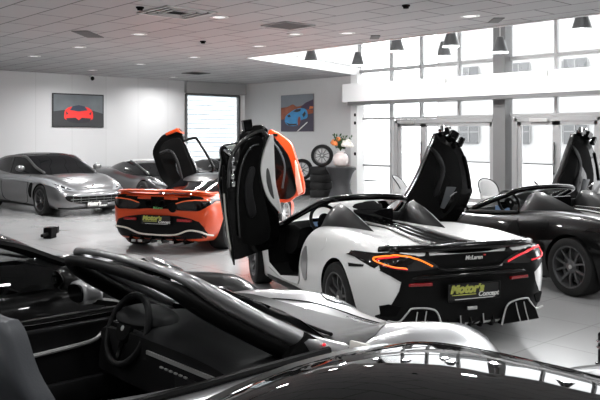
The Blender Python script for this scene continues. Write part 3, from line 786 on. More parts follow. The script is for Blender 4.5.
    obj('bumper_step', MB().tube(crom([(-0.70, 0.80, 0.62), (-0.83, 0.55, 0.655), (-0.86, 0, 0.665), (-0.83, -0.55, 0.655), (-0.70, -0.80, 0.62)], 6), 0.022, 8), BLACKP, ff, smooth=60)
    obj('upper_lip', MB().tube(crom([(-0.79, 0.36, 0.745), (-0.87, 0.28, 0.72), (-0.88, 0, 0.715), (-0.87, -0.28, 0.72), (-0.79, -0.36, 0.745)], 6), 0.016, 8), BLACKP, ff, smooth=60)
    lamp = [(0.94, 0.81), (0.84, 0.855), (0.70, 0.87), (0.52, 0.84), (0.34, 0.75), (0.45, 0.73), (0.65, 0.725), (0.82, 0.755)]
    for s in (1, -1):
        pl = crom([(u * s, v_) for u, v_ in lamp], 4, True)
        L = panel('tail_lamp', b, pl, 'rear', LAMPD, car, 0.018, 0.03, 0.04)
        if s > 0: sig = [(0.66, 0.75), (0.78, 0.765), (0.865, 0.80), (0.84, 0.832), (0.72, 0.853), (0.55, 0.825), (0.40, 0.755)]
        else: sig = [(0.40, 0.755), (0.55, 0.815), (0.72, 0.853), (0.84, 0.842), (0.865, 0.80), (0.80, 0.765), (0.66, 0.75)]
        strip('light_strip', b, [(u * s, v_) for u, v_ in sig], 'rear', 0.0075, LEDO if s > 0 else LEDR, L, 0.022)
        strip('light_strip', b, [(u * s * 0.985, v_ * 0.99) for u, v_ in sig[:5]], 'rear', 0.006, LEDR, L, 0.022)
        obj('reflector', MB().box((-0.845, s * 0.52, 0.60), (0.03, 0.22, 0.028), rz=-s * 0.18), REDL, car, smooth=0, bevel=0.005)
        tr = [(0.82, 0.30), (0.72, 0.29), (0.64, 0.37), (0.60, 0.40), (0.44, 0.39), (0.36, 0.34), (0.31, 0.18)]
        pts = [(-0.875 + 0.25 * max(0, u - 0.45) ** 1.3, s * u, v_) for u, v_ in tr]
        ex = obj('exhaust_surround', MB().tube(crom(pts, 5), 0.0085, 8), SATIN, car, smooth=60)
        obj('exhaust_recess', MB().prism([(s * u, v_) for u, v_ in ((0.74, 0.20), (0.70, 0.30), (0.60, 0.385), (0.45, 0.375), (0.36, 0.32), (0.32, 0.18))], -0.855, -0.80, 'x'), MATTE, ex, smooth=0)
        for u in (0.56, 0.47): obj('fin', MB().tube([(-0.868, s * u, 0.37), (-0.872, s * (u + 0.02), 0.28), (-0.868, s * (u + 0.05), 0.20)], 0.006, 6), SATIN, ex)
        vent = [(0.86, 0.42), (0.80, 0.44), (0.70, 0.42), (0.74, 0.34), (0.84, 0.33)]
        panel('side_vent', b, [(u * s, v_) for u, v_ in vent], 'rear', MATTE, car, 0.016, 0.03)
    df = MB()
    for u in (-0.24, -0.12, 0.0, 0.12, 0.24): df.prism([(-0.865, 0.22), (-0.80, 0.34), (-0.55, 0.30), (-0.55, 0.17), (-0.82, 0.17)], u - 0.008, u + 0.008, 'y')
    dfo = obj('diffuser', df, TRIMG, car, smooth=0)
    for u in (-0.12, 0.12): obj('fin_edge', MB().tube([(-0.862, u, 0.30), (-0.872, u, 0.215)], 0.006, 6), SATIN, dfo)
    obj('centre_lamp', MB().box((-0.865, 0, 0.36), (0.02, 0.10, 0.03)), SATIN, dfo, smooth=0, bevel=0.006)
    plate(car, (-0.885, 0.0, 0.515), (-1, 0, 0.0))
    text('badge', 'McLaren', 0.052, LETW, car, (-0.862, -0.02, 0.81), (0, -1, 0), (0.0, 0, 1), 0.002, 0.25, 0.001)
    obj('badge_swoosh', MB().ellipsoid((-0.862, -0.135, 0.828), (0.004, 0.015, 0.007)), LETR, car)
    # side intake and sill
    for s in (1, -1):
        vw = 'left' if s > 0 else 'right'
        if not (s > 0 and open_left):
            panel('side_intake', b, crom([(0.98, 0.80), (1.12, 0.62), (0.98, 0.42), (0.84, 0.36), (0.80, 0.55)], 4, True), vw, MATTE, car, 0.008)
        else:
            panel('side_intake', b, crom([(0.92, 0.72), (1.00, 0.62), (0.98, 0.46), (0.90, 0.36), (0.82, 0.40), (0.80, 0.60)], 4, True), vw, mat('intake_grey', (0.25, 0.25, 0.25), 0.35, 0.3, 0.5), car, 0.008)
        panel('side_skirt', b, [(0.50, 0.13), (2.2, 0.13), (2.2, 0.20), (0.55, 0.24)], vw, TRIM, car, 0.012)
    panel('fuel_flap', b, crom([(0.46 + 0.085 * math.cos(t), 0.80 + 0.065 * math.sin(t)) for t in [2 * PI * i / 16 for i in range(16)]], 1, True), 'left', paint, car, 0.004, 0.012, 0.02)
    panel('arch_vent', b, [(-0.28, 0.73), (-0.55, 0.755), (-0.54, 0.735), (-0.30, 0.70)], 'left', TRIM, car, 0.006)
    if not open_left:
        # closed left door: panel gap, belt edge, mirror
        strip('door_gap', b, [(2.05, 0.80), (2.15, 0.6), (2.0, 0.3), (1.4, 0.22), (1.1, 0.35), (1.02, 0.6), (0.98, 0.82)], 'left', 0.006, MATTE, car, 0.002)
        obj('door_top', MB().tube([(2.1, 0.76, 0.82), (1.6, 0.77, 0.855), (1.05, 0.75, 0.89)], 0.022, 8), TRIM, car)
        mo = obj('mirror', MB().ellipsoid((1.92, 0.98, 0.97), (0.06, 0.10, 0.065)), paint, car); obj('mirror_arm', MB().bar((1.95, 0.85, 0.85), (1.93, 0.95, 0.95), 0.04, 0.02), TRIM, mo)
    # right door swung up, shared outline
    RD = [(-0.86, 0.86), (-0.95, 1.02), (-1.20, 1.37), (-1.44, 1.86), (-1.475, 1.94), (-1.57, 1.925), (-1.78, 1.84), (-1.92, 1.65), (-2.0, 1.43), (-2.03, 1.21), (-2.02, 1.10), (-1.80, 0.80), (-1.55, 0.66), (-1.2, 0.62)]
    dr, fn = raised_door(car, RD, 1.98, 0.10, door_paint, None)
    def on(nm, poly, x0, th, m, par, sm=3, bev=0.008): return obj(nm, MB().prism(crom(poly, sm, True) if sm > 1 else poly, x0, x0 + th, 'x', fn), m, par, bevel=bev, smooth=30)
    on('inner_panel', [(-0.98, 1.00), (-1.22, 1.36), (-1.44, 1.80), (-1.58, 1.80), (-1.75, 1.70), (-1.84, 1.45), (-1.86, 1.2), (-1.72, 0.95), (-1.5, 0.80), (-1.2, 0.80)], 1.955, 0.04, MATTE, dr)
    on('arm_rest', [(-1.36, 1.76), (-1.50, 1.66), (-1.585, 1.48), (-1.56, 1.32), (-1.46, 1.12), (-1.40, 1.12), (-1.49, 1.32), (-1.51, 1.48), (-1.44, 1.62)], 1.925, 0.05, LEATH, dr)
    on('door_pocket', [(-1.49, 0.943), (-1.60, 1.22), (-1.756, 1.209), (-1.717, 1.151), (-1.543, 0.925)], 1.93, 0.04, GLEATH, dr, 1)
    on('sill_edge', [(-1.93, 1.62), (-1.99, 1.42), (-2.015, 1.2), (-1.98, 1.2), (-1.95, 1.42), (-1.90, 1.60)], 1.955, 0.04, TRIMG, dr)
    obj('door_pull', MB().tube([(1.985, -1.58, 1.10), (1.96, -1.62, 1.14), (1.985, -1.68, 1.15)], 0.01, 6), CHROME, dr)
    lt = MB().box((2.13, -1.58, 1.96), (0.10, 0.13, 0.10), M=Matrix.Rotation(R(-15), 3, 'X')).box((2.12, -1.72, 1.91), (0.10, 0.12, 0.12), M=Matrix.Rotation(R(30), 3, 'X')).box((2.1, -1.82, 1.82), (0.08, 0.07, 0.14), M=Matrix.Rotation(R(30), 3, 'X'))
    lo = obj('latch_block', lt, TRIMG, dr, smooth=0, bevel=0.02)
    obj('latch', MB().box((2.1, -1.53, 2.00), (0.06, 0.03, 0.09)), CHROME, dr, smooth=0, bevel=0.008); obj('latch', MB().box((2.1, -1.64, 2.01), (0.05, 0.06, 0.03)), CHROME, dr, smooth=0, bevel=0.008)
    if open_left:
        LD = [(1.56, 1.35), (1.53, 1.60), (1.545, 1.735), (1.483, 1.80), (1.33, 1.835), (1.298, 1.92), (1.22, 2.00), (1.05, 2.035), (0.965, 1.99), (0.95, 1.93), (0.905, 1.86), (0.885, 1.6), (0.865, 1.3), (0.82, 1.0), (0.83, 0.6), (1.10, 0.50), (1.375, 0.43), (1.43, 0.52), (1.50, 0.95)]
        dl_, fn2 = raised_door(car, LD, 1.98, 0.02, door_paint, None, smooth=3, bow=0.03)
        def on2(nm, poly, x0, th, m, par, sm=3, bev=0.008): return obj(nm, MB().prism(crom(poly, sm, True) if sm > 1 else poly, x0, x0 + th, 'x', fn2), m, par, bevel=bev, smooth=30)
        on2('inner_panel', [(1.28, 0.62), (1.36, 1.0), (1.36, 1.45), (1.26, 1.78), (1.10, 1.90), (1.02, 1.82), (1.08, 1.58), (1.06, 1.30), (0.98, 1.05), (0.95, 0.66)], 1.95, 0.04, MATTE, dl_)
        on2('sill_edge', [(1.53, 1.50), (1.50, 1.0), (1.42, 0.44), (1.385, 0.43), (1.45, 1.0), (1.49, 1.5)], 1.955, 0.035, TRIM, dl_)
        obj('sill_trim', MB().tube([(1.985, 1.515, 1.22), (1.98, 1.50, 1.0), (1.98, 1.46, 0.70), (1.98, 1.405, 0.435)], 0.011, 6), mat('worn_sill', (0.4, 0.39, 0.36), 0.4), dl_)
        cr = on2('outer_skin', [(0.93, 1.912), (0.899, 1.882), (0.885, 1.61), (0.865, 1.307), (0.79, 0.98), (0.86, 1.02), (0.985, 1.189), (1.05, 1.431), (1.045, 1.612), (0.99, 1.792)], 1.93, 0.06, paint, dl_)
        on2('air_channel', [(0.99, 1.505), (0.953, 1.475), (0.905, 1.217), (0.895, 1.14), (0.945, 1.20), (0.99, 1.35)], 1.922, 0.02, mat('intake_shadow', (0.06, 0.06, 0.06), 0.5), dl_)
        gl = mat('gloss_edge', (0.03, 0.03, 0.03), 0.15, 0, 0.6)
        obj('door_seal', MB().tube(crom([(1.955, 1.47, 1.30), (1.955, 1.45, 1.60), (1.95, 1.36, 1.78), (1.95, 1.22, 1.90), (1.95, 1.06, 1.96), (1.95, 0.99, 1.90)], 5), 0.022, 8), gl, dl_, smooth=60)
        obj('door_card_edge', MB().tube(crom([(1.945, 1.33, 0.70), (1.945, 1.36, 1.2), (1.945, 1.31, 1.55), (1.945, 1.20, 1.76), (1.945, 1.10, 1.80)], 5), 0.012, 8), gl, dl_, smooth=60)
        obj('arm_rest', MB().prism(crom([(1.22, 0.95), (1.27, 1.30), (1.20, 1.52), (1.13, 1.50), (1.17, 1.28), (1.12, 0.98)], 3, True), 1.92, 1.96, 'x', fn2), LEATH, dl_, bevel=0.01)
        m_ = obj('latch_block', MB().prism([(1.283, 2.085), (1.174, 2.103), (1.158, 1.98), (1.26, 1.95)], 1.97, 2.07, 'x'), TRIMG, dl_, smooth=0, bevel=0.01)
        hw = MB()
        for z, yy in ((1.72, 1.47), (1.62, 1.42), (1.52, 1.41), (1.42, 1.42), (1.33, 1.41)): hw.box((1.965, yy, z), (0.05, 0.045, 0.06))
        hw.tube([(1.965, 1.52, 1.74), (1.96, 1.43, 1.66), (1.96, 1.41, 1.36)], 0.014, 6)
        obj('hinge_hardware', hw, CHROME, dl_, bevel=0.01)
        obj('latch_plate', MB().prism([(1.50, 1.78), (1.38, 1.80), (1.40, 1.70)], 1.95, 1.99, 'x'), SATIN, dl_, smooth=0)
        # opened sill
        strip('sill_trim', b, [(2.12, 0.30), (1.75, 0.235), (1.2, 0.26), (1.06, 0.40), (1.02, 0.6)], 'left', 0.008, SATIN, car, 0.004)
    return car

spider('sports_car', 'white open-top sports car with raised black doors and black rear end', (-4.75, 5.97, 0), R(158.9), WHITE, RIMD, CALO, True, True, TRIMG)
spider('sports_car', 'glossy black open-top sports car at the right edge with one raised door', (-4.2, 9.26, 0), R(164.8), BLACKP, RIMD, CALB, False, True, BLACKP)

# ------------------------------------------------------------------ orange coupe and its dark neighbour
ST720 = [(-0.80, 0.28, 0.58, 0.70, 0.66, 0.60, 0.92, 0.93), (-0.77, 0.24, 0.66, 0.79, 0.66, 0.68, 0.95, 0.95), (-0.68, 0.20, 0.74, 0.885, 0.66, 0.75, 0.965, 0.955), (-0.4, 0.18, 0.80, 0.955, 0.64, 0.77, 0.965, 0.91), (0, 0.14, 0.85, 0.968, 0.62, 0.74, 0.955, 0.90),
         (0.5, 0.13, 0.85, 0.94, 0.56, 0.72, 0.92, 0.91), (1.2, 0.12, 0.84, 0.90, 0.5, 0.70, 0.84, 0.85), (2.0, 0.12, 0.84, 0.90, 0.5, 0.68, 0.80, 0.80),
         (2.67, 0.13, 0.84, 0.95, 0.52, 0.72, 0.80, 0.70), (3.2, 0.14, 0.80, 0.90, 0.48, 0.64, 0.66, 0.56), (3.6, 0.16, 0.65, 0.75, 0.40, 0.5, 0.48, 0.45), (3.75, 0.2, 0.45, 0.55, 0.36, 0.35, 0.4, 0.4)]
GH720 = [(-0.35, 0.88, 0.36, 0.90, 0.22), (0.3, 0.88, 0.58, 1.04, 0.36), (0.9, 0.86, 0.66, 1.165, 0.44), (1.3, 0.85, 0.68, 1.196, 0.47), (1.7, 0.84, 0.67, 1.15, 0.50), (2.3, 0.80, 0.60, 0.91, 0.52), (2.6, 0.76, 0.5, 0.78, 0.42)]
car = thing('sports_car', 'orange sports coupe seen from behind with both doors raised', 'car', (-10.97, 7.18, 0), R(118.5))
body, b = make_body(car, ST720, ORANGE, arch(0, 0.345, 0.345) + arch(2.67, 0.325, 0.325))
for x, yo, rt in ((0, 0.96, 0.345), (2.67, 0.945, 0.325)):
    for s in (1, -1): wheel(car, x, s * yo, rt, 0.31 if x == 0 else 0.24, rt - 0.085, 'ten', RIML, CALB, spin=0.2)
gh = obj('cabin_glass', loft(GH720, sec_house, 6, 3), GLASSD, car, smooth=50)
gb = bvh_of(gh.data)
panel('roof_panel', gb, crom([(0.55, 0.26), (1.1, 0.34), (1.5, 0.36), (1.5, -0.36), (1.1, -0.34), (0.55, -0.26)], 3, True), 'top', BLACKP, car, 0.008)
wg = MB()
W = crom([(-0.60, 0.86, 0.955), (-0.72, 0.74, 0.985), (-0.80, 0.45, 1.0), (-0.82, 0, 1.005), (-0.80, -0.45, 1.0), (-0.72, -0.74, 0.985), (-0.60, -0.86, 0.955)], 6)
vs = []; n = 6
for x, y, z in W:
    for a, c in ((0.0, 0.018), (0.03, -0.018), (0.20, -0.012), (0.30, 0.0), (0.20, 0.02), (0.05, 0.032)): vs.append((x - 0.04 + a, y, z + c))
fs = [(i * n + k, i * n + (k + 1) % n, (i + 1) * n + (k + 1) % n, (i + 1) * n + k) for i in range(len(W) - 1) for k in range(n)] + [tuple(range(n)), tuple((len(W) - 1) * n + k for k in range(n))]
obj('rear_wing', wg.add(vs, fs), ORANGE, car, smooth=40)
slot = panel('rear_grille', b, crom([(0.74, 0.93), (0.4, 0.945), (0, 0.945), (-0.4, 0.945), (-0.74, 0.93), (-0.80, 0.86), (-0.72, 0.72), (-0.42, 0.70), (-0.2, 0.72), (0, 0.715), (0.2, 0.72), (0.42, 0.70), (0.72, 0.72), (0.80, 0.86)], 3, True), 'rear', MATTE, car, 0.006, 0.03)
ob = MB()
for s in (1, -1):
    obj('grille_bar', MB().bar((-0.80, s * 0.12, 0.895), (-0.79, s * 0.40, 0.885), 0.03, 0.045), ORANGE, slot, smooth=0, bevel=0.01)
    lp = [(0.92, 0.87), (0.66, 0.875), (0.40, 0.835), (0.32, 0.80), (0.40, 0.725), (0.66, 0.70), (0.80, 0.73)]
    L = panel('tail_lamp', b, crom([(u * s, v_) for u, v_ in lp], 4, True), 'rear', LAMPD, car, 0.012, 0.03, 0.04)
    strip('light_strip', b, [(u * s, v_) for u, v_ in ((0.34, 0.81), (0.5, 0.855), (0.68, 0.872), (0.86, 0.86))], 'rear', 0.009, mat('orange_blade', (0.8, 0.12, 0.03), 0.4, emit=(1, 0.2, 0.05), estr=0.15), L, 0.016)
    strip('light_strip', b, [(u * s, v_) for u, v_ in ((0.86, 0.84), (0.80, 0.76), (0.68, 0.72), (0.46, 0.74))], 'rear', 0.007, TRIMG, L, 0.016)
    obj('reflector', MB().box((-0.825, s * 0.50, 0.545), (0.03, 0.26, 0.05), rz=-s * 0.15), REDL, car, smooth=0, bevel=0.01)
    obj('exhaust_pipe', MB().lathe([(0.055, -0.06), (0.05, -0.06), (0.045, 0.05), (0.06, 0.05)], 20, c=(-0.83, s * 0.12, 0.81), axis='x', closed=True), MATTE, slot)
low = mirror([(0, 0.615), (0.36, 0.61), (0.60, 0.575), (0.74, 0.53), (0.80, 0.45), (0.84, 0.34), (0.80, 0.26), (0, 0.22)])
lowp = panel('lower_bumper', b, low, 'rear', TRIM, car, 0.008, 0.03)
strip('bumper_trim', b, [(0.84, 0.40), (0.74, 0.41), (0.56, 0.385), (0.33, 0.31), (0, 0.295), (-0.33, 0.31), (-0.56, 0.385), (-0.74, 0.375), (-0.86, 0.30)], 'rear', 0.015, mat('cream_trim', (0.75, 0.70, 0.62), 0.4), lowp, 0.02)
df = MB()
for u in (-0.5, -0.3, -0.1, 0.1, 0.3, 0.5): df.prism([(-0.86, 0.20), (-0.80, 0.30), (-0.5, 0.26), (-0.5, 0.15), (-0.82, 0.16)], u - 0.01, u + 0.01, 'y')
dfo = obj('diffuser', df, TRIMG, car, smooth=0)
for u in (-0.28, -0.06, 0.30, 0.42): obj('fin_edge', MB().box((-0.85, u, 0.19), (0.03, 0.07, 0.04)), SATIN, dfo, smooth=0, bevel=0.008)
plate(car, (-0.85, 0.0, 0.54), (-1, 0, 0))
text('badge', 'McLaren', 0.05, LETG, car, (-0.835, -0.02, 0.735), (0, -1, 0), (0, 0, 1), 0.002, 0.2, 0.001)
obj('badge_cap', MB().lathe([(0.0, -0.012), (0.075, -0.008), (0.08, 0.01)], 20, c=(-0.82, -0.28, 0.745), axis='x'), MATTE, car)
for s in (1, -1): panel('side_skirt', b, [(0.45, 0.13), (2.2, 0.13), (2.2, 0.20), (0.5, 0.22)], 'left' if s > 0 else 'right', TRIM, car, 0.012)
LDo = [(1.69, 1.60), (1.52, 1.857), (1.35, 1.965), (1.094, 2.05), (0.985, 1.94), (0.95, 1.78), (0.80, 1.445), (0.68, 1.22), (0.66, 0.9), (0.86, 0.72), (1.1, 0.74), (1.28, 0.84), (1.48, 1.02), (1.64, 1.36)]
LDo = [(u + 0.07, v_) for u, v_ in LDo]
dr, fn = raised_door(car, LDo, 1.9, 0.05, BLACKP, None, smooth=3)
obj('inner_panel', MB().prism(crom([(1.60, 1.58), (1.45, 1.78), (1.15, 1.86), (1.05, 1.75), (0.90, 1.40), (0.78, 1.15), (0.82, 0.9), (1.1, 0.86), (1.35, 1.05), (1.55, 1.35)], 3, True), 1.87, 1.91, 'x', fn), MATTE, dr, bevel=0.008)
obj('arm_rest', MB().tube(crom([(1.90, 1.50, 1.55), (1.86, 1.25, 1.60), (1.86, 1.1, 1.4), (1.88, 1.0, 1.05)], 5), 0.03, 8), LEATH, dr)
obj('door_pull', MB().tube(crom([(1.93, 1.16, 1.35), (1.90, 1.12, 1.22), (1.93, 1.03, 1.05)], 4), 0.012, 6), GLEATH, dr)
obj('orange_tip', MB().prism([(1.43, 1.955), (1.16, 2.058), (1.04, 1.95), (1.17, 1.985), (1.41, 1.905)], 1.86, 2.0, 'x', fn), ORANGE, dr, bevel=0.01, label='orange painted door tip')
fr = crom([(1.94, 0.99, 1.80), (1.94, 0.76, 1.86), (1.94, 0.68, 1.82), (1.95, 0.50, 1.56), (1.95, 0.34, 1.28), (1.95, 0.42, 1.17), (1.94, 0.66, 1.16)], 5)
obj('window_frame', MB().tube(fr, 0.028, 8), BLACKP, dr, smooth=60)
RDo = [(-0.80, 0.72), (-0.78, 1.1), (-0.80, 1.6), (-0.85, 2.0), (-0.975, 1.99), (-1.126, 1.90), (-1.304, 1.755), (-1.40, 1.49), (-1.535, 1.112), (-1.57, 0.83), (-1.48, 0.77), (-1.38, 0.72), (-1.2, 0.62)]
dr, fn = raised_door(car, RDo, 1.92, 0.0, ORANGE, None, smooth=3, bow=0.03)
obj('inner_panel', MB().prism(crom([(-0.82, 0.80), (-0.82, 1.5), (-0.88, 1.86), (-0.98, 1.87), (-1.20, 1.62), (-1.285, 1.464), (-1.36, 1.2), (-1.42, 0.86), (-1.28, 0.70), (-1.0, 0.70)], 3, True), 1.88, 1.935, 'x', fn), TRIMG, dr, bevel=0.01)
obj('window_seal', MB().tube(crom([(1.91, -0.95, 1.80), (1.90, -1.10, 1.6), (1.90, -1.2, 1.3), (1.90, -1.15, 0.9)], 5), 0.02, 8), GLEATH, dr)
obj('door_blade', MB().prism([(-1.40, 1.44), (-1.44, 1.36), (-1.555, 0.84), (-1.47, 0.78), (-1.42, 1.0)], 1.86, 1.95, 'x', fn), mat('peach_trim', (0.80, 0.42, 0.32), 0.4, 0, 0.5), dr, bevel=0.01, label='pale peach lower blade of the orange door')
obj('latch_block', MB().box((1.95, -0.99, 1.92), (0.08, 0.10, 0.05)), MATTE, dr, bevel=0.01)

def plain_coupe(name, label, loc, rz, st, gh_, paint, roofm, wb, rts, yo, style, rimm, cal, see=False):
    car = thing(name, label, 'car', loc, rz)
    cuts = arch(0, rts, rts) + arch(wb, rts, rts)
    if see:
        a, e = see
        cuts.append((MB().prism(crom([(a, 0.5), (a + 0.1, 0.66), (e - 0.3, 0.66), (e, 0.55), (e, -0.55), (e - 0.3, -0.66), (a + 0.1, -0.66), (a, -0.5)], 3, True), 0.3, 1.6, 'z'), CARPET))
    body, b = make_body(car, st, paint, cuts)
    for x in (0, wb):
        for s in (1, -1): wheel(car, x, s * yo, rts, 0.26, rts - 0.09, style, rimm, cal, spin=0.4)
    return car, b

# dark grey wedge behind the orange one
car, b = plain_coupe('sports_car', 'dark grey low sports coupe by the left wall, beside the gunmetal grand tourer', (-20.55, 11.5, 0), R(-2), ST720, None, DARKP, None, 2.67, 0.335, 0.955, 'ten', RIMD, CALB)
GHE = [(-0.5, 0.88, 0.5, 0.92, 0.35), (0.3, 0.88, 0.66, 1.10, 0.48), (0.9, 0.86, 0.70, 1.20, 0.52), (1.2, 0.85, 0.71, 1.215, 0.53), (1.6, 0.84, 0.70, 1.15, 0.56), (2.2, 0.80, 0.66, 0.93, 0.60), (2.6, 0.77, 0.58, 0.80, 0.52)]
g_ = obj('cabin_glass', loft(GHE, sec_house, 6, 3), GLASSD, car, smooth=50); gb = bvh_of(g_.data)
panel('roof_panel', gb, crom([(-0.3, 0.36), (0.5, 0.46), (1.35, 0.5), (1.35, -0.5), (0.5, -0.46), (-0.3, -0.36)], 2, True), 'top', SATIN, car, 0.01)  # satin silver on a dark car: the pale ceiling reflection put into the colour
for s in (1, -1):
    strip('windscreen_pillar', gb, [(1.25, s * 0.53), (1.8, s * 0.58), (2.45, s * 0.60)], 'top', 0.035, DARKP, car, 0.01)
    panel('headlight', b, crom([(s * 0.48, 0.60), (s * 0.62, 0.66), (s * 0.80, 0.70), (s * 0.78, 0.63), (s * 0.60, 0.57)], 3, True), 'front', HEADG, car, 0.01)
    m_ = obj('mirror', MB().ellipsoid((1.95, s * 1.0, 0.97), (0.07, 0.11, 0.065)), DARKP, car); obj('mirror_arm', MB().bar((2.0, s * 0.82, 0.85), (1.96, s * 0.95, 0.95), 0.05, 0.02), TRIM, m_)
panel('front_grille', b, crom([(-0.55, 0.28), (-0.5, 0.38), (0.5, 0.38), (0.55, 0.28)], 2, True), 'front', MATTE, car, 0.01)
panel('bonnet_stripe', b, crom([(2.65, 0.36), (3.3, 0.22), (3.3, 0.12), (2.65, 0.24)], 3, True), 'top', SATIN, car, 0.006)
obj('steering_wheel', MB().tube([(1.55, 0.36 + 0.17 * math.cos(t), 0.82 + 0.17 * math.sin(t)) for t in [2 * PI * i / 20 for i in range(20)]], 0.015, 6, True), MATTE, car)

car2 = thing('sports_car', 'dark car by the wall window, glimpsed past the raised orange door', 'car', (-20.6, 14.3, 0), R(0))
for ch in list(car.children):
    c = ch.copy(); C.objects.link(c); c.parent = car2
    for g in list(ch.children): d_ = g.copy(); C.objects.link(d_); d_.parent = c
obj('red_badge', MB().ellipsoid((2.3, -0.35, 0.90), (0.02, 0.10, 0.07)), LETR, car2)

# ------------------------------------------------------------------ gunmetal grand tourer
STG = [(-1.0, 0.4, 0.6, 0.75, 0.65, 0.6, 0.85, 0.9), (-0.85, 0.25, 0.7, 0.88, 0.65, 0.7, 0.95, 1.0), (-0.3, 0.18, 0.82, 0.97, 0.62, 0.8, 1.0, 1.02), (0, 0.16, 0.86, 0.985, 0.6, 0.82, 1.0, 1.0), (0.6, 0.15, 0.85, 0.96, 0.55, 0.82, 0.96, 0.96),
       (1.4, 0.15, 0.84, 0.94, 0.52, 0.80, 0.93, 0.93), (2.2, 0.15, 0.84, 0.95, 0.54, 0.78, 0.95, 0.985), (2.99, 0.16, 0.85, 0.985, 0.58, 0.74, 0.93, 0.94), (3.4, 0.17, 0.84, 0.965, 0.55, 0.68, 0.84, 0.86), (3.72, 0.16, 0.82, 0.92, 0.48, 0.6, 0.70, 0.745), (3.87, 0.18, 0.74, 0.84, 0.42, 0.54, 0.60, 0.64), (3.94, 0.26, 0.55, 0.66, 0.40, 0.42, 0.50, 0.53)]
GHG = [(-0.8, 0.99, 0.55, 1.02, 0.45), (-0.3, 0.97, 0.74, 1.26, 0.58), (0.4, 0.95, 0.80, 1.41, 0.62), (1.0, 0.93, 0.81, 1.46, 0.63), (1.5, 0.93, 0.80, 1.44, 0.63), (2.2, 0.93, 0.76, 1.17, 0.66), (2.75, 0.92, 0.70, 0.95, 0.66)]
car, b = plain_coupe('grand_tourer', 'gunmetal grey grand touring coupe parked front-on by the left wall', (-20.5, 8.3, 0), R(2), STG, None, GREYP, None, 2.99, 0.36, 0.975, 'ten', RIMD, CALB)
g_ = obj('cabin_glass', loft(GHG, sec_house, 6, 3), GLASSD, car, smooth=50); gb = bvh_of(g_.data)
panel('roof_panel', gb, crom([(-0.6, 0.42), (0.3, 0.52), (1.45, 0.54), (1.45, -0.54), (0.3, -0.52), (-0.6, -0.42)], 2, True), 'top', ROOFP, car, 0.008)
for s in (1, -1):
    vw = 'left' if s > 0 else 'right'
    strip('roof_arch', gb, [(2.65, s * 0.68), (2.2, s * 0.69), (1.5, s * 0.645), (0.9, s * 0.645), (0.3, s * 0.63), (-0.3, s * 0.60), (-0.75, s * 0.5)], 'top', 0.034, GREYP, car, 0.008)
    panel('rear_pillar', gb, crom([(0.25, 0.97), (-0.1, 1.12), (-0.3, 1.2), (-0.75, 1.02), (-0.7, 0.98)], 2, True), vw, GREYP, car, 0.012)
    panel('door_pillar', gb, [(0.98, 0.93), (0.92, 1.38), (0.84, 1.38), (0.88, 0.93)], vw, BLACKP, car, 0.006)
    hl = [(0.86, 0.90), (0.95, 0.86), (0.93, 0.74), (0.80, 0.655), (0.62, 0.60), (0.46, 0.585), (0.52, 0.65), (0.70, 0.76)]
    H = panel('headlight', b, crom([(u * s, v_) for u, v_ in hl], 4, True), 'front', HEADG, car, 0.012, 0.03, 0.04)
    panel('lamp_inner', b, crom([(u * s, v_) for u, v_ in ((0.84, 0.75), (0.74, 0.72), (0.64, 0.66), (0.58, 0.625), (0.70, 0.655))], 3, True), 'front', LAMPD, H, 0.018, 0.02, 0.04)
    for u, v_ in ((0.76, 0.71), (0.68, 0.665)):
        h, nn = cast(b, 'front', u * s, v_); obj('projector', MB().ellipsoid(h + nn * 0.012, (0.02, 0.025, 0.022)), LEDW, H)
    m_ = obj('mirror', MB().ellipsoid((2.1, s * 1.05, 1.10), (0.08, 0.12, 0.08)), GREYP, car); obj('mirror_arm', MB().bar((2.15, s * 0.85, 0.98), (2.1, s * 1.0, 1.05), 0.05, 0.025), TRIM, m_)
    panel('fender_vent', b, crom([(2.55, 0.72), (2.40, 0.74), (2.34, 0.55), (2.44, 0.40), (2.52, 0.45)], 3, True), vw, MATTE, car, 0.008)
    panel('side_skirt', b, [(0.45, 0.15), (2.5, 0.15), (2.5, 0.22), (0.45, 0.24)], vw, TRIM, car, 0.014)
    strip('door_gap', b, [(2.2, 0.93), (2.26, 0.6), (2.15, 0.25), (1.0, 0.25), (0.75, 0.5), (0.72, 0.92)], vw, 0.006, MATTE, car, 0.002)
    obj('wiper', MB().tube([(2.62, s * 0.05, 1.0), (2.35, s * 0.1 + 0.5, 1.075)], 0.012, 6), MATTE, car)
gr = panel('front_grille', b, crom([(-0.74, 0.50), (-0.4, 0.475), (0, 0.47), (0.4, 0.475), (0.74, 0.50), (0.72, 0.39), (0.45, 0.31), (0, 0.29), (-0.45, 0.31), (-0.72, 0.39)], 3, True), 'front', MATTE, car, 0.01)
br = MB()
for v_ in (0.35, 0.41):
    P = [cast(b, 'front', u, v_)[0] + Vector((0.02, 0, 0)) for u in (-0.66, -0.4, 0, 0.4, 0.66)]; br.tube(P, 0.008, 6)
for u in (-0.6, -0.4, -0.2, 0, 0.2, 0.4, 0.6):
    P = [cast(b, 'front', u, v_)[0] + Vector((0.02, 0, 0)) for v_ in (0.32, 0.40, 0.47)]; br.tube(P, 0.006, 6)
obj('grille_bars', br, mat('grille_grey', (0.08, 0.08, 0.08), 0.4, 0.5), gr)
strip('front_lip', b, [(-0.86, 0.22), (-0.5, 0.20), (0, 0.195), (0.5, 0.20), (0.86, 0.22)], 'front', 0.02, TRIM, car, 0.01)
plate(car, (3.975, 0.0, 0.27), (1, 0, 0), False, 0.54, 0.13)
h, nn = cast(b, 'front', 0, 0.70); obj('bonnet_badge', MB().ellipsoid(h, (0.012, 0.03, 0.035)), CHROME, car)

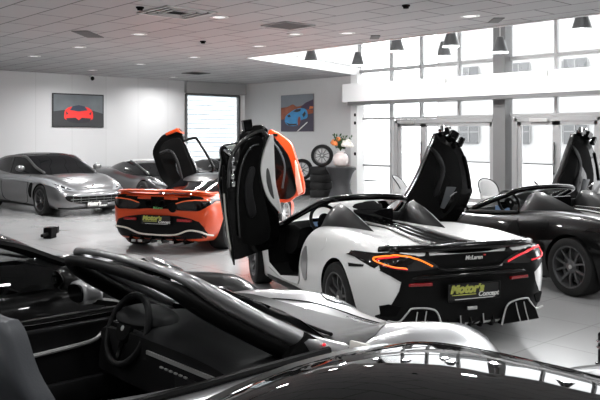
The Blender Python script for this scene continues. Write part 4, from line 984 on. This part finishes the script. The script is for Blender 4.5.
# ------------------------------------------------------------------ rear-engined cars in the near row
ST911 = [(-1.07, 0.45, 0.50, 0.66, 0.6, 0.52, 0.74, 0.75), (-0.97, 0.30, 0.65, 0.82, 0.6, 0.65, 0.83, 0.85), (-0.5, 0.2, 0.80, 0.92, 0.58, 0.72, 0.92, 0.93), (0, 0.15, 0.85, 0.93, 0.55, 0.78, 0.92, 0.92), (0.5, 0.14, 0.84, 0.92, 0.52, 0.78, 0.86, 0.87),
         (1.2, 0.14, 0.82, 0.89, 0.5, 0.78, 0.815, 0.83), (2.0, 0.14, 0.82, 0.89, 0.5, 0.77, 0.82, 0.83), (2.2, 0.14, 0.82, 0.90, 0.5, 0.72, 0.83, 0.80), (2.55, 0.15, 0.82, 0.91, 0.52, 0.66, 0.83, 0.745), (2.95, 0.16, 0.81, 0.905, 0.5, 0.64, 0.785, 0.68), (3.25, 0.18, 0.79, 0.895, 0.46, 0.64, 0.72, 0.60), (3.46, 0.20, 0.72, 0.84, 0.45, 0.59, 0.62, 0.56), (3.56, 0.28, 0.52, 0.64, 0.44, 0.42, 0.52, 0.50)]
GH911 = [(-0.75, 0.90, 0.45, 0.92, 0.35), (-0.2, 0.88, 0.68, 1.09, 0.48), (0.4, 0.85, 0.74, 1.235, 0.53), (0.85, 0.83, 0.755, 1.28, 0.55), (1.2, 0.83, 0.75, 1.265, 0.55), (1.4, 0.83, 0.745, 1.21, 0.57), (1.75, 0.83, 0.73, 1.03, 0.61), (2.12, 0.80, 0.70, 0.84, 0.64)]
def rear_engined(name, label, loc):
    car, b = plain_coupe(name, label, loc, R(90), ST911, None, BLACKP, None, 2.45, 0.345, 0.935, 'ten', RIMD, CALB, see=(0.1, 1.95))
    g_ = obj('cabin_glass', loft(GH911, sec_house, 6, 3), glass_mat('tinted_cabin_glass', (0.62, 0.63, 0.63)), car, smooth=50); gb = bvh_of(g_.data)
    rp = panel('roof_panel', gb, crom([(-0.55, 0.34), (0.0, 0.46), (0.6, 0.53), (1.25, 0.54), (1.30, 0.3), (1.32, 0), (1.30, -0.3), (1.25, -0.54), (0.6, -0.53), (0.0, -0.46), (-0.55, -0.34)], 3, True), 'top', ROOFP, car, 0.012, 0.03, 0.06, smooth=60)
    for s in (1, -1):
        vw = 'left' if s > 0 else 'right'
        strip('roof_rail', gb, [(2.08, s * 0.665), (1.75, s * 0.64), (1.4, s * 0.60), (1.15, s * 0.575), (0.7, s * 0.57), (0.2, s * 0.55), (-0.3, s * 0.50), (-0.72, s * 0.40)], 'top', 0.032, BLACKP, car, 0.006)
        panel('rear_pillar', gb, crom([(0.2, 0.88), (0.0, 1.0), (-0.2, 1.05), (-0.7, 0.92), (-0.6, 0.89)], 2, True), vw, BLACKP, car, 0.012)
        panel('door_pillar', gb, [(0.72, 0.85), (0.66, 1.24), (0.56, 1.24), (0.62, 0.85)], vw, BLACKP, car, 0.006)
        mo = obj('mirror', MB().ellipsoid((1.62, s * 1.0, 0.945), (0.085, 0.125, 0.085)), BLACKP, car)
        obj('mirror_arm', MB().bar((1.68, s * 0.84, 0.86), (1.62, s * 0.96, 0.93), 0.06, 0.03), TRIM, mo)
        obj('mirror_glass', MB().ellipsoid((1.548, s * 1.0, 0.945), (0.012, 0.095, 0.06)), mat('mirror_glass_dark', (0.10, 0.10, 0.10), 0.05, 1.0), mo)
        strip('door_gap', b, [(1.95, 0.82), (1.98, 0.5), (1.9, 0.25), (0.95, 0.25), (0.72, 0.5), (0.66, 0.84)], vw, 0.006, MATTE, car, 0.002)
        panel('headlight', b, crom([(s * (0.60 + 0.12 * math.cos(t)), 0.62 + 0.10 * math.sin(t)) for t in [2 * PI * i / 14 for i in range(14)]], 1, True), 'front', HEADG, car, 0.01, 0.03, 0.04)
        seat(car, 0.72, s * 0.37, 1.13, LEATH)
    steering(car, (1.45, 0.37, 0.80), 0.185, 25)
    obj('dashboard', loft([(1.5, 0.55, 0.62, 0.80, 0.58), (1.7, 0.5, 0.66, 0.84, 0.60), (2.0, 0.5, 0.66, 0.83, 0.62)], sec_house, 4, 3), MATTE, car)
    panel('tail_lamp', b, [(-0.74, 0.72), (0.74, 0.72), (0.76, 0.765), (-0.76, 0.765)], 'rear', REDL, car, 0.01)
    return car
rear_engined('sports_coupe', 'black sports coupe at far left behind the silver roadster', (-5.76, 0.60, 0))
rear_engined('sports_coupe', 'black sports coupe in the very foreground, only its shiny roof showing', (-1.05, 0.65, 0))

# silver roadster
car = thing('roadster', 'silver open roadster in the foreground with black interior', 'car', (-3.45, 0.65, 0), R(90))
cuts = arch(0, 0.345, 0.345) + arch(2.45, 0.345, 0.345)
cuts.append((MB().prism(crom([(0.30, 0.55), (0.4, 0.68), (1.0, 0.72), (1.8, 0.72), (1.98, 0.66), (2.02, 0.3), (2.02, -0.3), (1.98, -0.66), (1.8, -0.72), (1.0, -0.72), (0.4, -0.68), (0.30, -0.55)], 3, True), 0.22, 1.5, 'z'), CARPET))
body, b = make_body(car, ST911, SILVER, cuts)
for x in (0, 2.45):
    for s in (1, -1): wheel(car, x, s * 0.935, 0.345, 0.27, 0.255, 'ten', RIMD, CALB, spin=0.1)
# windscreen surround: silver outer band, black inner band
def surround(dx, dz, k, rh, rp, m, nm):
    pts = [(2.24, 0.775, 0.725, rp * 1.35), (2.12, 0.755, 0.765, rp * 1.35), (1.90, 0.70, 0.85, rp * 1.2), (1.60, 0.645, 1.015, rp * 1.05), (1.38, 0.61, 1.15, rp), (1.27, 0.565, 1.232, (rp + rh) / 2), (1.225, 0.45, 1.262, rh), (1.20, 0.22, 1.282, rh), (1.19, 0, 1.288, rh)]
    pts = [(x + dx, y * k, z + dz, r_) for x, y, z, r_ in pts]; pts = pts + [(x, -y, z, r_) for x, y, z, r_ in pts[-2::-1]]
    rs = [p[0] for p in crom([(p[3], 0) for p in pts], 7)]
    return obj(nm, MB().tube(crom([p[:3] for p in pts], 7), rs, 12), m, car, smooth=60)
sf = surround(0.02, 0.0, 1.0, 0.019, 0.043, SILVER, 'windscreen_frame')
ib = surround(-0.035, -0.045, 0.955, 0.029, 0.046, TRIM, 'inner_frame')
screen(car, [(1.38, 0.56, 1.19), (1.24, 0.3, 1.26), (1.22, 0, 1.27), (1.24, -0.3, 1.26), (1.38, -0.56, 1.19)], [(2.08, 0.72, 0.82), (2.17, 0.36, 0.82), (2.19, 0, 0.82), (2.17, -0.36, 0.82), (2.08, -0.72, 0.82)])
vis = obj('sun_visor', MB().box((1.26, 0.34, 1.20), (0.15, 0.38, 0.022), M=Matrix.Rotation(R(18), 3, 'Y')), LEATH, car, bevel=0.009)
obj('sun_visor', MB().box((1.26, -0.30, 1.20), (0.15, 0.36, 0.022), M=Matrix.Rotation(R(18), 3, 'Y')), LEATH, car, bevel=0.009)
mr_ = obj('rear_view_mirror', MB().box((1.45, 0.0, 1.15), (0.05, 0.24, 0.075)), TRIMG, car, bevel=0.02, segs=3); obj('mirror_stalk', MB().tube([(1.45, 0, 1.17), (1.36, 0, 1.24)], 0.03, 8), TRIMG, mr_)
obj('mirror_glass', MB().box((1.422, 0.0, 1.15), (0.006, 0.15, 0.04)), SATIN, mr_, smooth=0, label='mirror glass with its pale reflection painted on')  # satin face, the bright reflection put into its colour
cw = panel('cowl_dark_reflection', b, crom([(2.02, 0.74), (2.40, 0.64), (2.74, 0.38), (2.86, 0), (2.80, -0.36), (2.54, -0.64), (2.10, -0.78), (2.10, -0.5), (2.14, 0), (2.10, 0.5)], 3, True), 'top', TRIM, car, 0.01, 0.03)  # black cowl; its forward part paints a dark reflection on the bonnet
for s in (0.45, -0.1): obj('wiper', MB().tube([(2.34, s, 0.80), (2.22, s - 0.2, 0.835), (2.14, s - 0.52, 0.85)], 0.010, 6), MATTE, car)
strip('bonnet_gap', b, [(2.36, 0.52), (2.8, 0.47), (3.15, 0.36), (3.25, 0.0), (3.15, -0.36), (2.8, -0.47), (2.36, -0.52)], 'top', 0.006, MATTE, car, 0.001)
dsh = obj('dashboard', loft([(1.46, 0.56, 0.66, 0.80, 0.60), (1.56, 0.5, 0.68, 0.845, 0.62), (1.75, 0.5, 0.69, 0.85, 0.64), (2.06, 0.5, 0.70, 0.82, 0.66)], sec_house, 5, 3), LEATH, car, smooth=50)
obj('instrument_hood', MB().ellipsoid((1.62, 0.37, 0.845), (0.16, 0.24, 0.07)), LEATH, dsh)
dp = obj('dash_trim', MB().bar((1.455, 0.10, 0.735), (1.455, -0.62, 0.735), 0.012, 0.02), SATIN, dsh, smooth=0)
bt = MB()
for i in range(6): bt.box((1.447, -0.06 - i * 0.045, 0.69), (0.012, 0.028, 0.010))
obj('button_row', bt, SATIN, dsh, smooth=0, bevel=0.003)
obj('glove_box_lid', MB().box((1.45, -0.40, 0.62), (0.02, 0.42, 0.14)), LEATH, dsh, bevel=0.01)
obj('dial', MB().lathe([(0.0, 0), (0.055, -0.004), (0.06, 0.012)], 20, c=(1.50, 0.30, 0.79), axis='x'), GLEATH, dsh)
hd = MB()
steering(car, (1.49, 0.37, 0.80), 0.195, 22)
for s in (1, -1): seat(car, 0.68, s * 0.38, 1.17, GLEATH if s < 0 else LEATH)
for s in (1, -1):
    d_ = obj('door_panel', MB().prism([(0.45, 0.30), (1.90, 0.30), (1.95, 0.78), (1.9, 0.80), (0.50, 0.80), (0.42, 0.72)], s * 0.69, s * 0.76, 'y'), LEATH, car, smooth=0, bevel=0.015)
    obj('belt_trim', MB().tube([(0.42, s * 0.775, 0.825), (1.2, s * 0.78, 0.828), (1.98, s * 0.765, 0.828)], 0.02, 8), TRIM, d_)
    obj('door_pull', MB().tube(crom([(0.75, s * 0.665, 0.655), (1.2, s * 0.66, 0.675), (1.42, s * 0.66, 0.69), (1.50, s * 0.66, 0.735), (1.60, s * 0.665, 0.755)], 5), 0.013, 8), SATIN if s > 0 else LEATH, d_)
    obj('door_pocket', MB().box((1.1, s * 0.655, 0.42), (1.1, 0.06, 0.14)), LEATH, d_, bevel=0.02)
    if s > 0:
        out = crom([(0.865, 0.865), (0.855, 0.93), (0.89, 0.985), (1.00, 0.99), (1.09, 0.96), (1.10, 0.90), (1.06, 0.85), (0.95, 0.84)], 4, True)
        inn = [(0.98 + (u - 0.98) * 0.80, 0.915 + (v_ - 0.915) * 0.74) for u, v_ in out]
        mo = obj('mirror', MB().prism(out, 1.47, 1.60, 'x'), SILVER, car, bevel=0.03, segs=3, smooth=50)
        obj('mirror_glass', MB().prism(inn, 1.462, 1.475, 'x'), mat('mirror_glass_dark', (0.10, 0.10, 0.10), 0.05, 1.0), mo, smooth=0)
        obj('mirror_arm', MB().bar((1.72, 0.78, 0.84), (1.55, 0.90, 0.87), 0.07, 0.03), TRIM, mo)
    obj('quarter_trim', MB().prism([(1.72, 0.83), (2.02, 0.83), (1.86, 0.93)], s * 0.70, s * 0.735, 'y'), TRIM, car, smooth=0)
    panel('headlight', b, crom([(s * (0.60 + 0.12 * math.cos(t)), 0.62 + 0.10 * math.sin(t)) for t in [2 * PI * i / 14 for i in range(14)]], 1, True), 'front', HEADG, car, 0.01, 0.03, 0.04)
    strip('door_gap', b, [(1.98, 0.82), (2.0, 0.5), (1.9, 0.25), (0.95, 0.25), (0.72, 0.5), (0.66, 0.84)], 'left' if s > 0 else 'right', 0.006, MATTE, car, 0.002)
obj('pillar_cap', MB().prism([(2.10, 0.78), (2.24, 0.78), (2.20, 0.83), (2.11, 0.86)], -0.86, -0.78, 'y'), mat('pale_cap', (0.6, 0.58, 0.54), 0.4), car, bevel=0.01, label='pale cap at the base of the windscreen pillar')
obj('marker_lamp', MB().ellipsoid((1.95, -0.762, 0.86), (0.01, 0.008, 0.008)), LEDR, car)
obj('centre_console', MB().box((1.05, 0, 0.42), (0.9, 0.20, 0.16)), LEATH, car, bevel=0.03)

# ------------------------------------------------------------------ tyre display, table, vase
def at_y(px, y): return gx(px, y)
ty_m = wheel_meshes(0.345, 0.235, 0.25, 'ten')
def flat_tyre(label, x, y, z, g):
    me = ty_m[1].copy(); me.materials.clear(); me.materials.append(RUBBER)
    return tag(link('tyre', me, None, (x, y, z), (R(90), 0, 0)), label, 'tyre', g)
sx_, sy_ = at_y(321, 16.2), 16.2
for i, w_ in enumerate(('on the floor at the bottom', 'second from the floor', 'third from the floor', 'topmost, under a standing wheel')):
    flat_tyre('black tyre in the stack by the picture wall, ' + w_, sx_, sy_, 0.1175 + i * 0.236, 'stacked tyres left of the covered table')
sx2 = at_y(302, 16.3)
for i, w_ in enumerate(('lower', 'upper')):
    flat_tyre('%s tyre of the short stack half hidden by the orange door' % w_, sx2, 16.3, 0.1175 + i * 0.236, 'short stack of tyres')
def stand_wheel(label, x, y, z, rz):
    t = thing('display_wheel', label, 'wheel', (x, y, z), rz)
    for me, m, nm in ((ty_m[0], mat('grey_rim_metal', (0.20, 0.20, 0.20), 0.35, 0.7), 'rim'), (ty_m[1], RUBBER, 'tyre'), (ty_m[4], SATIN, 'centre_cap')):
        k = me.copy(); k.materials.clear(); k.materials.append(m); link(nm, k, t)
    return t
stand_wheel('dark tyre on a spoked rim standing on the tall tyre stack', sx_, sy_ + 0.05, 0.945 + 0.346, R(180 + 40))
stand_wheel('wheel with pale spokes standing on the short tyre stack', sx2, 16.3, 0.4725 + 0.346, R(180 + 40))
tx, ty2 = at_y(341, 16.0), 16.0
t = thing('cocktail_table', 'round bar table in a black stretch cover, holding a flower vase', 'table', (tx, ty2, 0))
obj('stretch_cover', MB().lathe([(0.0, 0.965), (0.44, 0.965), (0.45, 0.955), (0.43, 0.90), (0.34, 0.75), (0.27, 0.52), (0.28, 0.35), (0.36, 0.12), (0.41, 0.01), (0.0, 0.01)], 40), mat('stretch_fabric', (0.025, 0.025, 0.027), 0.6, noise=0.1, nscale=30), t, smooth=40)
obj('table_top', MB().lathe([(0.0, 0.982), (0.435, 0.98), (0.44, 0.966), (0.0, 0.966)], 40), mat('dark_top', (0.03, 0.03, 0.03), 0.3), t)
vx, vy = tx + 0.0, ty2 - 0.02
t = thing('vase', 'round white ribbed vase on the covered bar table', 'vase', (vx, vy, 0.983))
prof = crom([(0.10, 0.0), (0.19, 0.06), (0.235, 0.18), (0.22, 0.30), (0.15, 0.39), (0.10, 0.42), (0.115, 0.46)], 4)
vb = MB(); n = 48; vs = []
for r_, h_ in prof:
    for k in range(n):
        a = 2 * PI * k / n; rr = r_ * (1 + 0.025 * math.cos(12 * a)); vs.append((rr * math.cos(a), rr * math.sin(a), h_))
fs = [(i * n + k, i * n + (k + 1) % n, (i + 1) * n + (k + 1) % n, (i + 1) * n + k) for i in range(len(prof) - 1) for k in range(n)] + [tuple(range(n))]
obj('pot', vb.add(vs, fs), mat('blush_ceramic', (0.68, 0.60, 0.58), 0.35, 0, 0.3), t, smooth=60)
obj('rim', MB().tube([(0.115 * math.cos(2 * PI * i / 24), 0.115 * math.sin(2 * PI * i / 24), 0.46) for i in range(24)], 0.012, 6, True), white_m, t)
leafm = mat('leaf_green', (0.03, 0.07, 0.02), 0.6, noise=0.3, nscale=10)
t = thing('bouquet', 'bunch of orange and white flowers with green leaves in the vase', 'flowers', (vx, vy, 1.44))
stem = MB(); leaf = MB(); fl = []
for i in range(22):
    a = random.uniform(0, 2 * PI); rr = random.uniform(0.08, 0.40); hh = random.uniform(0.18, 0.50) if rr < 0.3 else random.uniform(0.10, 0.42)
    tip = Vector((rr * math.cos(a), rr * math.sin(a), hh)); stem.tube(crom([(0, 0, 0.0), (tip.x * 0.3, tip.y * 0.3, hh * 0.6), tuple(tip)], 4), 0.006, 5)
    for k in range(7):
        f = random.uniform(0.45, 1.0); c = Vector((tip.x * f, tip.y * f, hh * f)); d1 = Vector((random.gauss(0, 1), random.gauss(0, 1), random.gauss(0.3, 1))).normalized(); s1 = d1.orthogonal().normalized(); L = random.uniform(0.06, 0.13)
        leaf.add([c, c + d1 * L * 0.5 + s1 * L * 0.25, c + d1 * L, c + d1 * L * 0.5 - s1 * L * 0.25], [(0, 1, 2), (0, 2, 3)])
    fl.append(tip)
obj('stems', stem, leafm, t); lo = obj('leaves', leaf, leafm, t, smooth=0); lo['kind'] = 'stuff'
om = mat('orange_petals', (0.75, 0.22, 0.06), 0.6); wm = mat('white_petals', (0.75, 0.72, 0.66), 0.6)
def bloom(c, r_, m):
    mb = MB()
    for ring, (cnt, tl, sc) in enumerate(((6, 0.9, 1.0), (5, 0.45, 0.75), (3, 0.15, 0.5))):
        for k in range(cnt):
            a = 2 * PI * k / cnt + ring; mb.ellipsoid((c[0] + r_ * 0.5 * sc * math.cos(a), c[1] + r_ * 0.5 * sc * math.sin(a), c[2] + r_ * 0.3 * ring), (r_ * 0.5, r_ * 0.5, r_ * 0.45), 8, 6)
    return obj('flower', mb, m, t, smooth=60)
bloom((-0.17, -0.10, 0.25), 0.11, om); bloom((-0.02, -0.22, 0.22), 0.10, om); bloom((0.0, -0.1, 0.34), 0.09, om)
bloom((0.24, -0.05, 0.20), 0.13, wm); bloom((0.30, 0.10, 0.16), 0.11, wm); bloom((-0.26, 0.05, 0.18), 0.09, wm); bloom((0.12, 0.2, 0.28), 0.09, wm)
ex_x = at_y(353, GY - 0.12)
t = thing('fire_extinguisher', 'red fire extinguisher on the wall beside the white column', 'fire extinguisher', (-16.72, GY - 0.12, 0.75))
obj('cylinder', MB().lathe([(0.0, 0), (0.075, 0.0), (0.08, 0.03), (0.08, 0.40), (0.05, 0.46), (0.025, 0.48), (0.0, 0.48)], 24), mat('extinguisher_red', (0.55, 0.015, 0.02), 0.3, 0, 0.5), t)
obj('valve', MB().box((0, 0, 0.51), (0.04, 0.04, 0.07)).bar((0, 0, 0.54), (0, -0.12, 0.57), 0.03, 0.012), TRIM, t, smooth=0)
obj('hose', MB().tube(crom([(0.02, 0, 0.5), (0.10, 0, 0.45), (0.10, 0, 0.2)], 5), 0.012, 6), RUBBER, t)
obj('wall_bracket', MB().box((0, 0.09, 0.3), (0.06, 0.05, 0.2)), SATIN, t, smooth=0)
# small red sign above
# chairs by the glass
ch_m = mat('pale_shell', (0.42, 0.42, 0.42), 0.5)
chair = None
for px, y, rz, lb in ((402, 15.6, 200, 'round-backed pale tub chair by the left glass doors'), (489, 15.9, 150, 'round-backed pale tub chair before the dark column'), (546, 15.9, 210, 'round-backed pale tub chair by the right glass doors')):
    x = at_y(px, y)
    if chair is None:
        chair = thing('tub_chair', lb, 'chair', (x, y, 0), R(rz), 'tub chairs by the glass doors')
        obj('seat', MB().lathe([(0, 0.46), (0.27, 0.46), (0.29, 0.43), (0.27, 0.38), (0, 0.38)], 28), ch_m, chair)
        bk = []
        for j in range(9):
            z = 0.42 + j * 0.06; row = []
            for i in range(15):
                a = R(-100 + i * 200 / 14); rr = 0.29 + 0.03 * j / 8; zz = 0.42 + (z - 0.42) * math.cos(R(-100 + i * 200 / 14) * 0.85) ** 0.6 if abs(a * 0.85) < PI / 2 else 0.42
                row.append((rr * math.cos(a), rr * math.sin(a), zz))
            bk.append(row)
        o = sheet('backrest', bk, ch_m, chair)
        md = o.modifiers.new('s', 'SOLIDIFY'); md.thickness = 0.03
        obj('arm_rail', MB().tube([(p[0] * 1.03, p[1] * 1.03, p[2] + 0.01) for p in bk[-1]], 0.018, 8), TRIM, chair)
        for sx in (-1, 1):
            for sy in (-1, 1): obj('leg', MB().tube([(sx * 0.15, sy * 0.15, 0.39), (sx * 0.24, sy * 0.24, 0.0)], 0.013, 8), CHROME, chair)
    else: dup(chair, (x, y, 0), R(rz), lb)
for o in [q_ for q_ in bpy.data.objects if q_.name.startswith('tub_chair')]: o.scale = (0.78, 0.78, 0.92)
# low black device on the floor behind the near cars
def on_floor(px, py):
    d = 750 * CAMZ / (py - 136); X = (px - 300) / 750 * d; c, s = math.cos(R(YAW)), math.sin(R(YAW))
    return (X * c - d * s, X * s + d * c)
x, y = on_floor(50, 238)
t = thing('floor_unit', 'small black box unit on the floor in front of the gunmetal car', 'box', (x, y, 0), R(40))
obj('casing', MB().box((0, 0, 0.10), (0.16, 0.22, 0.20)), MATTE, t, smooth=0, bevel=0.01)
obj('clamp', MB().box((0.02, 0.19, 0.13), (0.10, 0.10, 0.12)), TRIM, t, smooth=0, bevel=0.01); obj('rail', MB().bar((0, -0.32, 0.08), (0, 0.1, 0.11), 0.05, 0.05), MATTE, t, smooth=0)
x, y = on_floor(603, 366)
t = thing('barrier_post', 'short dark post with chrome rings at the right edge of the floor', 'post', (x, y, 0))
obj('post', MB().lathe([(0, 0), (0.06, 0), (0.06, 0.02), (0.04, 0.03), (0.04, 0.26), (0, 0.26)], 20), TRIMG, t)
for z in (0.14, 0.19): obj('ring', MB().lathe([(0.04, z), (0.055, z + 0.012), (0.04, z + 0.026)], 20), CHROME, t)
obj('cap', MB().ellipsoid((0, 0, 0.26), (0.04, 0.04, 0.02)), MATTE, t)

# ------------------------------------------------------------------ light
wd = bpy.data.worlds.new('sky'); bpy.context.scene.world = wd; wd.use_nodes = True
nt = wd.node_tree; bg = nt.nodes['Background']
tc = nt.nodes.new('ShaderNodeTexCoord'); sp = nt.nodes.new('ShaderNodeSeparateXYZ'); rp = nt.nodes.new('ShaderNodeValToRGB')
nt.links.new(tc.outputs['Generated'], sp.inputs['Vector']); nt.links.new(sp.outputs['Z'], rp.inputs['Fac']); nt.links.new(rp.outputs['Color'], bg.inputs['Color'])
rp.color_ramp.elements[0].color = (0.85, 0.86, 0.88, 1); rp.color_ramp.elements[1].color = (1, 1, 1, 1)
bg.inputs['Strength'].default_value = 8.5
def area(name, loc, rot, sx, sy, e, portal=False):
    l = bpy.data.lights.new(name, 'AREA'); l.shape = 'RECTANGLE'; l.size = sx; l.size_y = sy; l.energy = e
    o = bpy.data.objects.new(name, l); C.objects.link(o); o.location = loc; o.rotation_euler = rot
    if portal: l.cycles.is_portal = True
    return o
area('daylight_portal', ((-16 + XE) / 2, GY + 0.25, AT / 2), (R(90), 0, 0), XE + 16, AT, 1, True).rotation_euler = (R(-90), 0, 0)
area('daylight_portal', (SX - 0.3, (wy0 + wy1) / 2, (wz0 + wz1) / 2), (0, R(-90), 0), wz1 - wz0, wy1 - wy0, 1, True)

for o in [q_ for q_ in bpy.data.objects if q_.name.startswith('pendant_lamp')]:
    l = bpy.data.lights.new('pendant_light', 'POINT'); l.energy = 120; l.shadow_soft_size = 0.08
    p = bpy.data.objects.new('pendant_light', l); C.objects.link(p); p.location = (o.location.x, o.location.y, o.location.z - 0.02)
for i, (lx, ly) in enumerate(LAMPS):
    l = bpy.data.lights.new('downlight_lamp', 'AREA'); l.shape = 'DISK'; l.size = 0.26; l.energy = 85.0 if i < len(dl) else 30.0; l.spread = R(160)
    o = bpy.data.objects.new('downlight_lamp', l); C.objects.link(o); o.location = (lx, ly, CZ - 0.03)

sc = bpy.context.scene
sc.view_settings.view_transform = 'Standard'; sc.view_settings.look = 'None'; sc.view_settings.gamma = 1.0; sc.view_settings.use_curve_mapping = False
sc.view_settings.exposure = 0.1
